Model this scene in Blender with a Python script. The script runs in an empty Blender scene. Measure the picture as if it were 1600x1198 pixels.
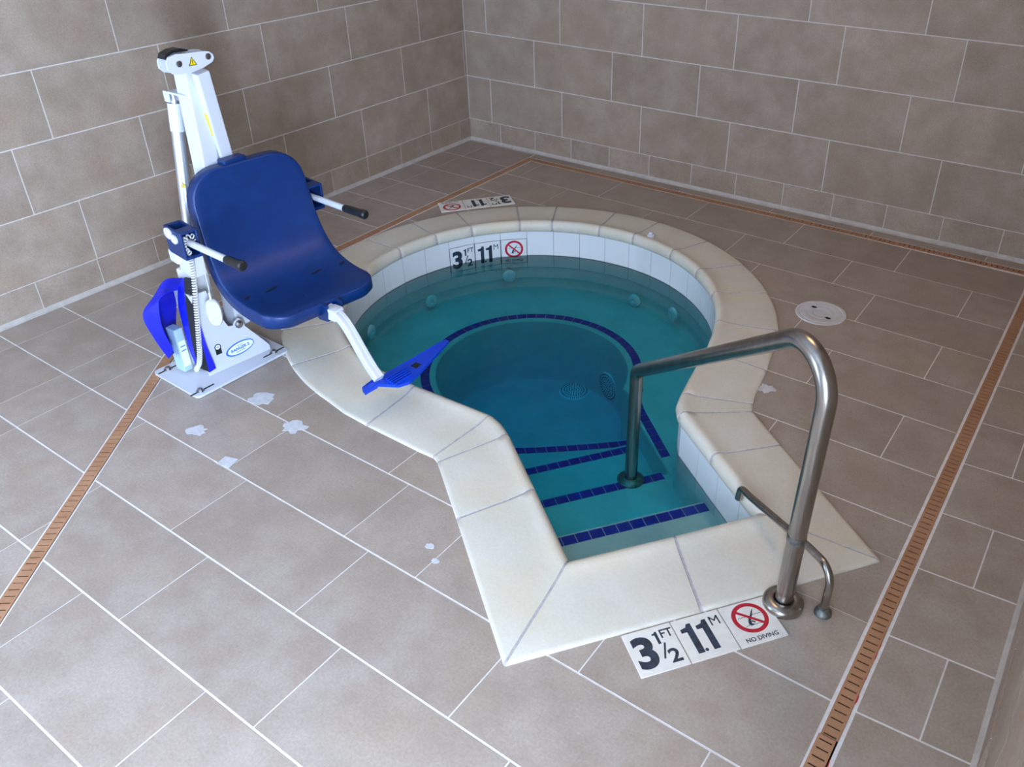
import bpy, bmesh, math, random
from mathutils import Vector, Matrix
from mathutils.geometry import delaunay_2d_cdt
random.seed(7)
SC = bpy.context.scene
COL = SC.collection
PI = math.pi

# ------------------------------------------------------------------ helpers
def obj(name, bm, mats, parent=None, smooth=False, label=None, ang=None):
    me = bpy.data.meshes.new(name)
    bm.to_mesh(me); bm.free()
    if not isinstance(mats, (list, tuple)): mats = [mats]
    for m in mats: me.materials.append(m)
    if smooth:
        me.polygons.foreach_set('use_smooth', [True]*len(me.polygons))
        try: me.set_sharp_from_angle(angle=math.radians(ang or 40))
        except Exception: pass
    o = bpy.data.objects.new(name, me); COL.objects.link(o)
    if parent: o.parent = parent
    if label: o['label'] = label
    return o
def tag(o, label, cat, group=None):
    o['label'] = label; o['category'] = cat
    if group: o['group'] = group
    return o
def thing(name, label, cat, group=None):
    o = bpy.data.objects.new(name, None); COL.objects.link(o)
    return tag(o, label, cat, group)
def struct(name, bm, mats, smooth=False):
    o = obj(name, bm, mats, None, smooth); o['kind'] = 'structure'; return o
def V(*a): return Vector(a)
def frame(o, x, y):
    """matrix with origin o, local x and y directions"""
    x = Vector(x).normalized(); y = Vector(y); z = x.cross(y).normalized(); y = z.cross(x)
    return Matrix(((x.x,y.x,z.x,o[0]),(x.y,y.y,z.y,o[1]),(x.z,y.z,z.z,o[2]),(0,0,0,1)))
def rotz(o, deg):
    return Matrix.Translation(Vector(o)) @ Matrix.Rotation(math.radians(deg), 4, 'Z')
def add_box(bm, c, s, M=None, bev=0.0, mi=0):
    r = bmesh.ops.create_cube(bm, size=1.0)
    for v in r['verts']:
        v.co = Vector((v.co.x*s[0]+c[0], v.co.y*s[1]+c[1], v.co.z*s[2]+c[2]))
    fs = set(f for v in r['verts'] for f in v.link_faces)
    vs = list(r['verts'])
    if bev > 0:
        es = list(set(e for v in vs for e in v.link_edges))
        rb = bmesh.ops.bevel(bm, geom=es, offset=bev, segments=2, profile=0.6, affect='EDGES')
        vs = list(set([v for f in rb['faces'] for v in f.verts] + [v for v in vs if v.is_valid]))
        fs = set(f for v in vs for f in v.link_faces)
    for f in fs: f.material_index = mi
    if M is not None:
        for v in vs: v.co = M @ v.co
    return vs
def add_prism(bm, pts, z0, z1, M=None, mi=0):
    """extruded 2-D polygon (local xy), z0..z1"""
    lo = [bm.verts.new((p[0],p[1],z0)) for p in pts]; hi = [bm.verts.new((p[0],p[1],z1)) for p in pts]
    n = len(pts); fs = []
    fs.append(bm.faces.new(lo[::-1])); fs.append(bm.faces.new(hi))
    for i in range(n): fs.append(bm.faces.new((lo[i],lo[(i+1)%n],hi[(i+1)%n],hi[i])))
    for f in fs: f.material_index = mi
    if M is not None:
        for v in lo+hi: v.co = M @ v.co
    return lo+hi
def add_lathe(bm, prof, M=None, n=32, mi=0, cap=True):
    rings = []
    for r, z in prof:
        if r < 1e-6: rings.append([bm.verts.new((0,0,z))])
        else: rings.append([bm.verts.new((r*math.cos(2*PI*i/n), r*math.sin(2*PI*i/n), z)) for i in range(n)])
    for a, b in zip(rings, rings[1:]):
        for i in range(n):
            j = (i+1) % n
            if len(a) == 1 and len(b) == 1: continue
            if len(a) == 1: f = bm.faces.new((a[0], b[j], b[i]))
            elif len(b) == 1: f = bm.faces.new((a[i], a[j], b[0]))
            else: f = bm.faces.new((a[i], a[j], b[j], b[i]))
            f.material_index = mi
    if cap:
        for rg, fl in ((rings[0], True), (rings[-1], False)):
            if len(rg) > 2:
                f = bm.faces.new(rg[::-1] if fl else rg); f.material_index = mi
    vs = [v for rg in rings for v in rg]
    if M is not None:
        for v in vs: v.co = M @ v.co
    bmesh.ops.recalc_face_normals(bm, faces=list(set(f for v in vs for f in v.link_faces)))
    return vs
def fillet(pts, rads, seg=8):
    """polyline with rounded corners (3-D)"""
    out = [Vector(pts[0])]
    for i in range(1, len(pts)-1):
        p, a, b = Vector(pts[i]), Vector(pts[i-1]), Vector(pts[i+1])
        d1 = (a-p).normalized(); d2 = (b-p).normalized()
        th = d1.angle(d2); r = rads[i-1] if isinstance(rads, (list, tuple)) else rads
        t = r/math.tan(th/2)
        t = min(t, (a-p).length*0.49, (b-p).length*0.49)
        r = t*math.tan(th/2)
        cdir = (d1+d2).normalized(); c = p + cdir*(r/math.sin(th/2))
        s = p+d1*t-c; e = p+d2*t-c
        w = s.angle(e)
        for k in range(seg+1):
            f = k/seg
            out.append(c + (s*math.sin((1-f)*w)+e*math.sin(f*w))/math.sin(w))
    out.append(Vector(pts[-1])); return out
def add_tube(bm, pts, r, n=14, cap=True, mi=0, sec=None):
    """tube along pts; r scalar or list; sec = optional section polygon (list of 2-D)"""
    pts = [Vector(p) for p in pts]; rings = []
    up = None
    for i, p in enumerate(pts):
        if i == 0: t = pts[1]-p
        elif i == len(pts)-1: t = p-pts[-2]
        else: t = (pts[i+1]-p).normalized() + (p-pts[i-1]).normalized()
        t.normalize()
        if up is None:
            ref = V(0,0,1) if abs(t.z) < .9 else V(0,1,0)
            up = (ref - t*ref.dot(t)).normalized()
        else:
            up = (up - t*up.dot(t)).normalized()
        sd = t.cross(up)
        rr = r[i] if isinstance(r, (list, tuple)) else r
        if sec: rings.append([bm.verts.new(p + sd*a*rr + up*b*rr) for a, b in sec])
        else: rings.append([bm.verts.new(p + sd*math.cos(2*PI*k/n)*rr + up*math.sin(2*PI*k/n)*rr) for k in range(n)])
    m = len(rings[0]); fs = []
    for a, b in zip(rings, rings[1:]):
        for k in range(m):
            fs.append(bm.faces.new((a[k], a[(k+1)%m], b[(k+1)%m], b[k])))
    if cap:
        fs.append(bm.faces.new(rings[0][::-1])); fs.append(bm.faces.new(rings[-1]))
    for f in fs: f.material_index = mi
    bmesh.ops.recalc_face_normals(bm, faces=fs)
    return [v for rg in rings for v in rg]
def add_text(bm, body, size, M, bold=0.0, sx=1.0, depth=0.0008, mi=0, align='LEFT'):
    cu = bpy.data.curves.new('lettering', 'FONT'); cu.body = body; cu.size = size
    cu.offset = bold; cu.extrude = depth; cu.resolution_u = 6; cu.align_x = align
    o = bpy.data.objects.new('lettering', cu); COL.objects.link(o)
    dg = bpy.context.evaluated_depsgraph_get()
    me = bpy.data.meshes.new_from_object(o.evaluated_get(dg))
    bpy.data.objects.remove(o); bpy.data.curves.remove(cu)
    b2 = bmesh.new(); b2.from_mesh(me); bpy.data.meshes.remove(me)
    mp = {}
    for v in b2.verts:
        mp[v] = bm.verts.new(M @ Vector((v.co.x*sx, v.co.y, v.co.z)))
    for f in b2.faces:
        try: nf = bm.faces.new([mp[v] for v in f.verts]); nf.material_index = mi
        except ValueError: pass
    b2.free()
def poly_diff(poly, holes):
    """triangles of poly minus the hole polygons: (verts2d, faces)"""
    vs = [Vector((p[0],p[1])) for p in poly]; faces = [list(range(len(poly)))]
    for h in holes:
        k = len(vs); vs += [Vector((p[0],p[1])) for p in h]; faces.append(list(range(k, k+len(h))))
    r = delaunay_2d_cdt(vs, [], faces, 0, 1e-6)
    return r[0], [f for f, of in zip(r[2], r[5]) if of and all(i == 0 for i in of)]
def clip(poly, a, b):
    """keep the part of poly left of directed line a->b"""
    out = []; n = len(poly)
    sd = lambda p: (b[0]-a[0])*(p[1]-a[1])-(b[1]-a[1])*(p[0]-a[0])
    for i in range(n):
        p, q = poly[i], poly[(i+1)%n]; sp, sq = sd(p), sd(q)
        if sp >= 0: out.append(p)
        if (sp > 0 and sq < 0) or (sp < 0 and sq > 0):
            t = sp/(sp-sq); out.append((p[0]+(q[0]-p[0])*t, p[1]+(q[1]-p[1])*t))
    return out
def clip_convex(poly, region):
    for i in range(len(region)):
        poly = clip(poly, region[i], region[(i+1)%len(region)])
        if len(poly) < 3: return []
    return poly

# ------------------------------------------------------------------ materials
def mat(name, col, rough=0.5, metal=0.0, spec=0.5):
    m = bpy.data.materials.new(name); m.use_nodes = True
    b = m.node_tree.nodes['Principled BSDF']
    b.inputs['Base Color'].default_value = (*col, 1); b.inputs['Roughness'].default_value = rough
    b.inputs['Metallic'].default_value = metal; b.inputs['Specular IOR Level'].default_value = spec
    return m
def lin(r, g, b):
    f = lambda c: (c/255/12.92) if c/255 <= .04045 else ((c/255+.055)/1.055)**2.4
    return (f(r), f(g), f(b))
def noise_mat(name, c0, c1, scale=8, detail=6, rough=0.5, bump=0.0, bscale=60, stretch=None, spec=0.5, lo=.35, hi=.65, tint=None, fine=0.0, patch=None, rr=None):
    m = mat(name, c0, rough, 0, spec); nt = m.node_tree; N = nt.nodes; L = nt.links
    b = N['Principled BSDF']; tc = N.new('ShaderNodeTexCoord')
    mp = N.new('ShaderNodeMapping'); L.new(tc.outputs['Object'], mp.inputs['Vector'])
    if stretch: mp.inputs['Scale'].default_value = stretch
    n = N.new('ShaderNodeTexNoise'); n.inputs['Scale'].default_value = scale; n.inputs['Detail'].default_value = detail
    n.inputs['Roughness'].default_value = .62
    L.new(mp.outputs['Vector'], n.inputs['Vector'])
    src = n.outputs['Fac']
    off = None
    if tint:                                  # per-tile variation shifts the pattern and the value
        at = N.new('ShaderNodeAttribute'); at.attribute_name = 'tint'
        va = N.new('ShaderNodeVectorMath'); va.operation = 'SCALE'; va.inputs['Scale'].default_value = 37.0
        cx = N.new('ShaderNodeCombineXYZ')
        for k in 'XYZ': L.new(at.outputs['Fac'], cx.inputs[k])
        L.new(cx.outputs[0], va.inputs[0])
        ad = N.new('ShaderNodeVectorMath'); ad.operation = 'ADD'
        L.new(mp.outputs['Vector'], ad.inputs[0]); L.new(va.outputs[0], ad.inputs[1])
        L.new(ad.outputs[0], n.inputs['Vector']); off = ad.outputs[0]
    rp = N.new('ShaderNodeValToRGB'); rp.color_ramp.elements[0].position = lo; rp.color_ramp.elements[1].position = hi
    rp.color_ramp.elements[0].color = (*c0,1); rp.color_ramp.elements[1].color = (*c1,1)
    L.new(src, rp.inputs['Fac']); out = rp.outputs['Color']
    if patch:
        n3 = N.new('ShaderNodeTexNoise'); n3.inputs['Scale'].default_value = 3.2; n3.inputs['Detail'].default_value = 3
        L.new(off or mp.outputs['Vector'], n3.inputs['Vector'])
        r3 = N.new('ShaderNodeValToRGB'); r3.color_ramp.elements[0].position = .5; r3.color_ramp.elements[1].position = .74
        r3.color_ramp.elements[0].color = (0,0,0,1); r3.color_ramp.elements[1].color = (.5,.5,.5,1)
        L.new(n3.outputs['Fac'], r3.inputs['Fac'])
        mx = N.new('ShaderNodeMix'); mx.data_type = 'RGBA'
        L.new(r3.outputs['Color'], mx.inputs[0]); L.new(out, mx.inputs[6]); mx.inputs[7].default_value = (*patch,1)
        out = mx.outputs[2]
    if fine:
        n2 = N.new('ShaderNodeTexNoise'); n2.inputs['Scale'].default_value = 130; n2.inputs['Detail'].default_value = 3
        L.new(mp.outputs['Vector'], n2.inputs['Vector'])
        mr = N.new('ShaderNodeMapRange'); mr.inputs[1].default_value = .3; mr.inputs[2].default_value = .7
        mr.inputs[3].default_value = 1-fine; mr.inputs[4].default_value = 1+fine
        L.new(n2.outputs['Fac'], mr.inputs[0])
        vm = N.new('ShaderNodeVectorMath'); vm.operation = 'SCALE'
        L.new(out, vm.inputs[0]); L.new(mr.outputs[0], vm.inputs['Scale']); out = vm.outputs[0]
    if tint:
        mr = N.new('ShaderNodeMapRange'); mr.inputs[3].default_value = 1-tint; mr.inputs[4].default_value = 1+tint
        L.new(at.outputs['Fac'], mr.inputs[0])
        vm = N.new('ShaderNodeVectorMath'); vm.operation = 'SCALE'
        L.new(out, vm.inputs[0]); L.new(mr.outputs[0], vm.inputs['Scale']); out = vm.outputs[0]
    L.new(out, b.inputs['Base Color'])
    if rr:
        mr = N.new('ShaderNodeMapRange'); mr.inputs[3].default_value = rr[0]; mr.inputs[4].default_value = rr[1]
        L.new(n.outputs['Fac'], mr.inputs[0]); L.new(mr.outputs[0], b.inputs['Roughness'])
    if bump:
        nb = N.new('ShaderNodeTexNoise'); nb.inputs['Scale'].default_value = bscale; nb.inputs['Detail'].default_value = 4
        L.new(mp.outputs['Vector'], nb.inputs['Vector'])
        bp = N.new('ShaderNodeBump'); bp.inputs['Strength'].default_value = bump; bp.inputs['Distance'].default_value = .002
        L.new(nb.outputs['Fac'], bp.inputs['Height']); L.new(bp.outputs[0], b.inputs['Normal'])
    return m

M_FTILE = noise_mat('floor_tile', lin(157,140,125), lin(169,154,140), 7, 8, .42, .12, 90, (1,1.0,1), .42, .38, .64, tint=.05, fine=.10, patch=lin(166,146,124), rr=(.34,.52))
M_WTILE = noise_mat('wall_tile', lin(150,131,113), lin(168,150,132), 6, 8, .55, .15, 90, None, .35, .36, .66, tint=.055, fine=.11, patch=lin(160,134,110))
M_FGROUT = noise_mat('floor_grout', lin(222,216,210), lin(236,232,228), 30, 4, .8, .1, 200)
M_WGROUT = noise_mat('wall_grout', lin(198,188,178), lin(212,203,194), 30, 4, .85, .1, 200)
M_CAULK = noise_mat('cove_caulk', lin(172,161,149), lin(188,178,167), 20, 4, .6)
M_COPE = noise_mat('cast_stone', lin(208,199,178), lin(217,210,194), 5, 8, .5, .18, 70, None, .4, .3, .7, fine=.035, patch=lin(216,198,164), rr=(.36,.55))
M_CGROUT = noise_mat('coping_joint', lin(168,160,158), lin(190,182,176), 60, 4, .9, .5, 150)
M_WHITE_TILE = mat('white_glazed_tile', lin(226,228,226), .12, 0, .5)
M_TGROUT = mat('tile_grout', lin(120,122,124), .8)
M_PLASTER = noise_mat('pool_plaster', lin(200,202,198), lin(212,214,211), 5, 8, .7, .15, 60, fine=.04)
M_BLUE_TILE = noise_mat('cobalt_tile', lin(8,18,140), lin(16,30,168), 24, 3, .15, 0)
M_TRIM_GROUT = mat('trim_grout', lin(190,196,204), .7)
M_GRATE = noise_mat('terracotta_plastic', lin(164,118,84), lin(178,131,97), 10, 5, .5, .05, 100, fine=.05)
M_RUST = noise_mat('red_sealant', lin(150,24,30), lin(176,44,44), 30, 4, .6)
M_DARK = mat('drain_channel', (.006,.005,.005), .9)
M_STEEL = noise_mat('brushed_steel', (.33,.30,.265), (.43,.40,.36), 40, 4, .27, .04, 120, (1,1,.15))
M_STEEL.node_tree.nodes['Principled BSDF'].inputs['Metallic'].default_value = 1.0
M_OLDSTEEL = noise_mat('corroded_steel', (.10,.12,.11), (.28,.26,.24), 60, 6, .45, .4, 120)
M_OLDSTEEL.node_tree.nodes['Principled BSDF'].inputs['Metallic'].default_value = .8
M_BOLT = mat('zinc_bolt', (.35,.34,.33), .35, 1.0)
M_PWHITE = mat('white_powder_coat', lin(208,209,214), .32, 0, .5)
M_PLWHITE = mat('white_plastic', lin(212,209,204), .35, 0, .5)
M_BLUE = noise_mat('blue_moulded_plastic', lin(0,40,94), lin(1,45,102), 20, 4, .42, .06, 300)
M_BRIGHTBLUE = mat('bright_blue_plastic', lin(8,62,190), .35)
M_NYLON = noise_mat('blue_nylon', lin(8,18,180), lin(14,30,205), 12, 4, .5, .25, 14)
M_LINING = mat('black_lining', (.008,.008,.01), .85)
M_BLACK = mat('black_rubber', (.010,.010,.011), .38)
M_ALU = mat('anodised_aluminium', (.62,.64,.68), .32, .85)
M_LBOX = mat('pale_battery_case', lin(170,196,210), .4)
M_YELLOW = mat('warning_yellow', lin(236,200,20), .4)
M_INK = noise_mat('marker_ink', lin(22,34,44), lin(44,62,80), 60, 5, .45, 0)
M_RED = noise_mat('sign_red', lin(178,16,40), lin(190,24,48), 60, 4, .4)
M_CREAM = noise_mat('cream_marker_tile', lin(226,218,204), lin(234,228,216), 20, 5, .4, .05, 120)
M_STICK = mat('sticker_white', lin(236,240,244), .35)
M_STBLUE = mat('sticker_blue', lin(20,110,190), .35)
M_STYEL = mat('sticker_yellow', lin(214,196,60), .4)
M_LID = noise_mat('grey_lid_plastic', lin(200,197,193), lin(212,209,206), 30, 5, .55, .1, 120)
M_COVERPL = mat('pale_drain_plastic', lin(252,253,255), .4)
M_PATCH = noise_mat('dried_mortar', lin(192,190,190), lin(208,206,206), 40, 5, .85, .4, 120)
M_CEIL = mat('painted_ceiling', lin(208,208,208), .8)
M_PAINT = mat('painted_wall', lin(186,180,172), .8)
M_FRAME = mat('window_frame_paint', lin(220,220,220), .4)

# ------------------------------------------------------------------ plan geometry of the tub
C = Vector((1.837, -1.768)); U = Vector((.795, -.607)); W = Vector((.607, .795))
def uv(a, b): return C + U*a + W*b
ZW = -.195                                   # water level
ZB, ZA, ZC, ZD, ZF = -.41, -.25, -.55, -.66, -.80
ARC0, ARC1 = 18.0, 262.0
def paired():
    """(outer, inner, joint flag) samples right round the coping, counter-clockwise from the right flank"""
    out = []
    n = 122
    for i in range(n+1):
        a = math.radians(ARC0+(ARC1-ARC0)*i/n); d = Vector((math.cos(a), math.sin(a)))
        # slight swelling towards both flanks
        deg = ARC0+(ARC1-ARC0)*i/n
        k = max(0, (60-deg)/42)**2
        out.append((C+d*(1.167+.03*k)+Vector((0,-.006)), C+d*(.89+.012*k)))
    def seg(o0, o1, i0, i1, n):
        for j in range(1, n+1):
            t = j/n; out.append((Vector(o0).lerp(Vector(o1), t), Vector(i0).lerp(Vector(i1), t)))
    last = lambda: out[-1]
    def to(o, i, n): seg(last()[0], o, last()[1], i, n)
    marks = {}
    to((1.80,-2.953), (1.80,-2.652), 3)
    to((1.936,-2.962), (1.917,-2.652), 4); marks['l1'] = len(out)-1
    to((2.209,-2.968), (2.16,-2.646), 6)
    to((2.280,-2.966), (2.300,-2.642), 3); marks['w1'] = len(out)-1
    to((2.296,-2.972), (2.360,-2.662), 3)
    to((2.312,-2.980), (2.432,-2.704), 3); marks['w2'] = len(out)-1
    to((2.563,-3.168), (2.700,-2.902), 8); marks['l2'] = len(out)-1
    to((3.047,-3.537), (2.978,-3.110), 10); marks['cl'] = len(out)-1
    to((3.412,-3.062), (3.195,-2.832), 12); marks['f'] = len(out)-1
    to((3.788,-2.568), (3.378,-2.588), 12); marks['cr'] = len(out)-1
    to((3.305,-2.190), (3.118,-2.399), 12); marks['r1'] = len(out)-1
    to((3.134,-2.052), (2.896,-2.232), 8); marks['w3'] = len(out)-1
    to((3.122,-2.030), (2.858,-2.178), 3)
    to((3.113,-2.005), (2.838,-2.110), 3); marks['w4'] = len(out)-1
    to((3.092,-1.93), (2.806,-1.95), 4)
    to((3.062,-1.745), (2.768,-1.735), 5); marks['r2'] = len(out)-1
    to((3.018,-1.56), (2.728,-1.58), 5)
    o0, i0 = out[0]
    for j in range(1, 4):
        t = j/4; out.append((last()[0].lerp(o0, .25 if j == 1 else (.33 if j == 2 else .5)), last()[1].lerp(i0, .25 if j == 1 else (.33 if j == 2 else .5))))
    js = set()
    for deg in (36, 52.5, 68.5, 85, 99.5, 117, 131, 148, 162, 179, 196, 213, 229, 245):
        js.add(round((deg-ARC0)/(ARC1-ARC0)*n))
    js.add(0)
    js |= set(marks.values())
    return out, js, marks
PAIR, JOINTS, MARKS = paired()
NP = len(PAIR)
def ring_at(t):
    """closed loop at fraction t between outer (0) and inner (1)"""
    return [o.lerp(i, t) for o, i in PAIR]
HOLE = ring_at(.45)                            # the floor stops under the coping
WALL = ring_at(.935)                           # tub wall line

# ------------------------------------------------------------------ room shell
XR = 4.19; YF = -5.38; ZC_ = 2.75; HB = .155; TH = .3048; TL = .6096
def wall_mesh(length, height, rows, M):
    """tiled wall in local (s, z); rows = list of (z0, z1, first joint, pitch). +normal = local y of M"""
    bm = bmesh.new(); lay = bm.faces.layers.float.new('tint')
    add_box(bm, (length/2, -.05-.0012, height/2), (length, .1, height), M, 0, 1)
    g = .0021
    for z0, z1, s0, p in rows:
        k = math.floor((0-s0)/p); edges = []
        while True:
            s = s0+k*p
            if s > length: break
            if s+p > 0: edges.append((max(s, 0), min(s+p, length)))
            k += 1
        for a, b in edges:
            if b-a < .01: continue
            q = [(a+g, z0+g), (b-g, z0+g), (b-g, z1-g), (a+g, z1-g)]; bv = .0012
            top = [bm.verts.new(M @ V(s, 0, z)) for s, z in [(a+g+bv, z0+g+bv), (b-g-bv, z0+g+bv), (b-g-bv, z1-g-bv), (a+g+bv, z1-g-bv)]]
            bot = [bm.verts.new(M @ V(s, -.0025, z)) for s, z in q]
            tv = random.random(); fs = [bm.faces.new(top)]
            for i in range(4): fs.append(bm.faces.new((bot[i], bot[(i+1)%4], top[(i+1)%4], top[i])))
            for f in fs: f[lay] = tv; f.material_index = 0
    bmesh.ops.recalc_face_normals(bm, faces=bm.faces)
    return bm
def rows_for(s_list):
    r = []; z = HB; k = 0
    while z < ZC_-.01:
        r.append((z, min(z+TH, ZC_), s_list[k % len(s_list)], TL)); z += TH; k += 1
    return r
def cove_base(length, s0, M, name):
    """small base tiles, slightly proud of the wall, with a cove bead at the floor"""
    bm = bmesh.new(); lay = bm.faces.layers.float.new('tint')
    p = TH; k = math.floor(-s0/p); g = .0024
    while s0+k*p < length:
        a, b = max(s0+k*p, 0), min(s0+(k+1)*p, length); k += 1
        if b-a < .01: continue
        tv = random.random()
        prof = [(-.004,HB-.0016), (.0035,HB-.0016), (.005,HB-.004), (.005,.022), (-.004,.022)]
        A = [bm.verts.new(M @ V(a+g, y, z)) for y, z in prof]; B = [bm.verts.new(M @ V(b-g, y, z)) for y, z in prof]
        fs = [bm.faces.new((A[i], A[(i+1)%5], B[(i+1)%5], B[i])) for i in range(5)] + [bm.faces.new(A), bm.faces.new(B[::-1])]
        for f in fs: f[lay] = tv
    vs = [(-.004,HB-.003),(.0035,HB-.004),(.0035,.02),(.006,.013),(.011,.006),(.018,.001),(.018,-.004),(-.004,-.004)]
    A = [bm.verts.new(M @ V(0, y, z)) for y, z in vs]; B = [bm.verts.new(M @ V(length, y, z)) for y, z in vs]
    n = len(vs)
    for i in range(n):
        f = bm.faces.new((A[i], A[(i+1)%n], B[(i+1)%n], B[i])); f.material_index = 2 if i < 2 else 1
    bmesh.ops.recalc_face_normals(bm, faces=bm.faces)
    return struct(name, bm, [M_WTILE, M_CAULK, M_WGROUT])
# frames: local x along the wall, local y = normal into the room, local z up
def wframe(o, sx, ny):
    return Matrix(((sx[0],ny[0],0,o[0]),(sx[1],ny[1],0,o[1]),(0,0,1,0),(0,0,0,1)))
MB = wframe((0,0), (1,0), (0,-1)); ML = wframe((0,0), (0,-1), (1,0)); MR = wframe((XR,0), (0,-1), (-1,0)); MF = wframe((0,YF), (1,0), (0,1))
struct('wall_back', wall_mesh(XR, ZC_, rows_for([.2075,.594,.195,.601,.40]), MB), [M_WTILE, M_WGROUT])
struct('wall_left', wall_mesh(-YF, ZC_, rows_for([2.861,3.07,2.884,2.473,2.70]), ML), [M_WTILE, M_WGROUT])
bm = wall_mesh(4.86, ZC_, rows_for([.35,.1,.5,.2]), MR)
for y0, y1, z0, z1 in ((4.86,5.33,0,.20),(4.86,5.33,2.10,ZC_),(5.33,-YF,0,ZC_)):
    add_box(bm, ((y0+y1)/2, -.06, (z0+z1)/2), (y1-y0, .12, z1-z0), MR, 0, 1)
struct('wall_right', bm, [M_WTILE, M_WGROUT])
cove_base(XR, .591, MB, 'baseboard_back'); cove_base(-YF, 3.1714, ML, 'baseboard_left'); cove_base(-YF, .1, MR, 'baseboard_right')
bm = bmesh.new(); add_box(bm, (XR/2, YF/2, ZC_+.05), (XR+.2, -YF+.2, .1)); struct('ceiling', bm, M_CEIL)
# window in the front wall, behind the camera and to its left: the daylight comes through it
WX0, WX1, WZ0, WZ1 = .10, 1.70, .20, 2.10
bm = bmesh.new()
for x0, x1, z0, z1 in ((0,WX0,0,ZC_),(WX1,XR,0,ZC_),(WX0,WX1,0,WZ0),(WX0,WX1,WZ1,ZC_)):
    add_box(bm, ((x0+x1)/2, YF-.06, (z0+z1)/2), (x1-x0, .12, z1-z0))
struct('wall_front', bm, M_PAINT)
bm = bmesh.new()
for x in (WX0, (WX0+WX1)/2, WX1): add_box(bm, (x, YF-.04, (WZ0+WZ1)/2), (.05,.06,WZ1-WZ0))
for z in (WZ0, WZ1): add_box(bm, ((WX0+WX1)/2, YF-.04, z), (WX1-WX0,.06,.05))
struct('window_1', bm, M_FRAME)
# narrow window in the right wall, just behind the camera
VY0, VY1 = -5.33, -4.86
bm = bmesh.new()
for y in (VY0, VY1): add_box(bm, (XR+.03, y, (WZ0+WZ1)/2), (.05,.04,WZ1-WZ0))
for z in (WZ0, WZ1): add_box(bm, (XR+.03, (VY0+VY1)/2, z), (.05,VY1-VY0,.04))
struct('window_2', bm, M_FRAME)

# ------------------------------------------------------------------ floor
BEND = (.630, -2.790); DD = Vector((.5994, -.8004)); DN = Vector((.8004, .5994)); HW = .0245
DEND = (BEND[0]+DD.x*3.2, BEND[1]+DD.y*3.2)
XL0, XL1 = .606, .655; XR0, XR1 = 3.835, 3.885; YB0, YB1 = -.100, -.150
floor_bm = bmesh.new(); FL = floor_bm.faces.layers.float.new('tint')
def put_poly(poly, z, mi, holes, skirt):
    """flat polygon minus holes, with a skirt down to the grout"""
    near = [h for h in holes if not (max(p[0] for p in poly) < min(p[0] for p in h) or min(p[0] for p in poly) > max(p[0] for p in h) or max(p[1] for p in poly) < min(p[1] for p in h) or min(p[1] for p in poly) > max(p[1] for p in h))]
    if near: vs, fs = poly_diff(poly, near)
    else: vs, fs = [Vector(p) for p in poly], [list(range(len(poly)))]
    if not fs: return
    bv = [floor_bm.verts.new((p[0], p[1], z)) for p in vs]; tv = random.random(); cnt = {}
    for f in fs:
        a = sum(vs[f[i]][0]*vs[f[(i+1)%len(f)]][1]-vs[f[(i+1)%len(f)]][0]*vs[f[i]][1] for i in range(len(f)))
        if a < 0: f = f[::-1]
        nf = floor_bm.faces.new([bv[i] for i in f]); nf[FL] = tv; nf.material_index = mi
        for i in range(len(f)):
            cnt[(f[i], f[(i+1)%len(f)])] = 1
    if skirt:
        lo = {}
        for (a, b) in cnt:
            if (b, a) in cnt: continue
            for k in (a, b):
                if k not in lo: lo[k] = floor_bm.verts.new((vs[k][0], vs[k][1], z-skirt))
            nf = floor_bm.faces.new((bv[b], bv[a], lo[a], lo[b])); nf[FL] = tv; nf.material_index = mi
    for v in bv:
        if not v.link_faces: floor_bm.verts.remove(v)
def tile_strip(ya, yb, slope, joints, x0, x1, region, pitch=None, g=.0023):
    """tiles between two row lines (values at x = 2), cut at the joints and clipped to a convex region"""
    xs = [x0]+[j for j in sorted(joints) if x0+.004 < j < x1-.004]+[x1]
    for a, b in zip(xs, xs[1:]):
        yy = lambda y, x: y+slope*(x-2)
        h = g*1.5
        q = [(a+g, yy(yb,a)+h), (b-g, yy(yb,b)+h), (b-g, yy(ya,b)-h), (a+g, yy(ya,a)-h)]
        q = clip_convex(q, region)
        if len(q) >= 3: put_poly(q, 0.0, 0, [HOLE], .0016)
lat = lambda x, p=.607: [x+k*p for k in range(-8, 9)]
gp = .006
# strip between the left wall and the drain
R1 = [(0,-2.79),(XL0-gp,-2.79),(XL0-gp,-.012),(0,-.012)]
yl = [-.03,-.335,-.640,-.948,-1.258,-1.567,-1.876,-2.182,-2.487,-2.790]
for a, b in zip(yl, yl[1:]): tile_strip(a, b, .0, [.197], 0, XL0-gp, R1)
tile_strip(.0, -.03, 0, [.197], 0, XL0, R1)
e = Vector(BEND)-DN*(HW+gp)
kk = (-2.79-e.y)/DD.y
R2 = [(0,YF),(e.x+DD.x*(YF-e.y)/DD.y,YF),(e.x+DD.x*kk,-2.79),(0,-2.79)]
fl = [-2.808,-3.118,-3.427,-3.733,-4.038,-4.346,-4.654,-4.96,-5.27,-5.58,-5.89,-6.2,-6.5]
jl = [[.197,.597],[.197,.600,.812],[.197,.602,.815],[.20,.82,1.445],[.2,.81,1.445],[.2,.81,1.42],[.4,1.0,1.6],[.2,.8,1.4],[.4,1.0,1.6],[.2,.8],[.4,1.0],[.2,.8]]
for i, (a, b) in enumerate(zip(fl, fl[1:])): tile_strip(a, b, -.0105, jl[i], 0, 2.6, R2)
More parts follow.
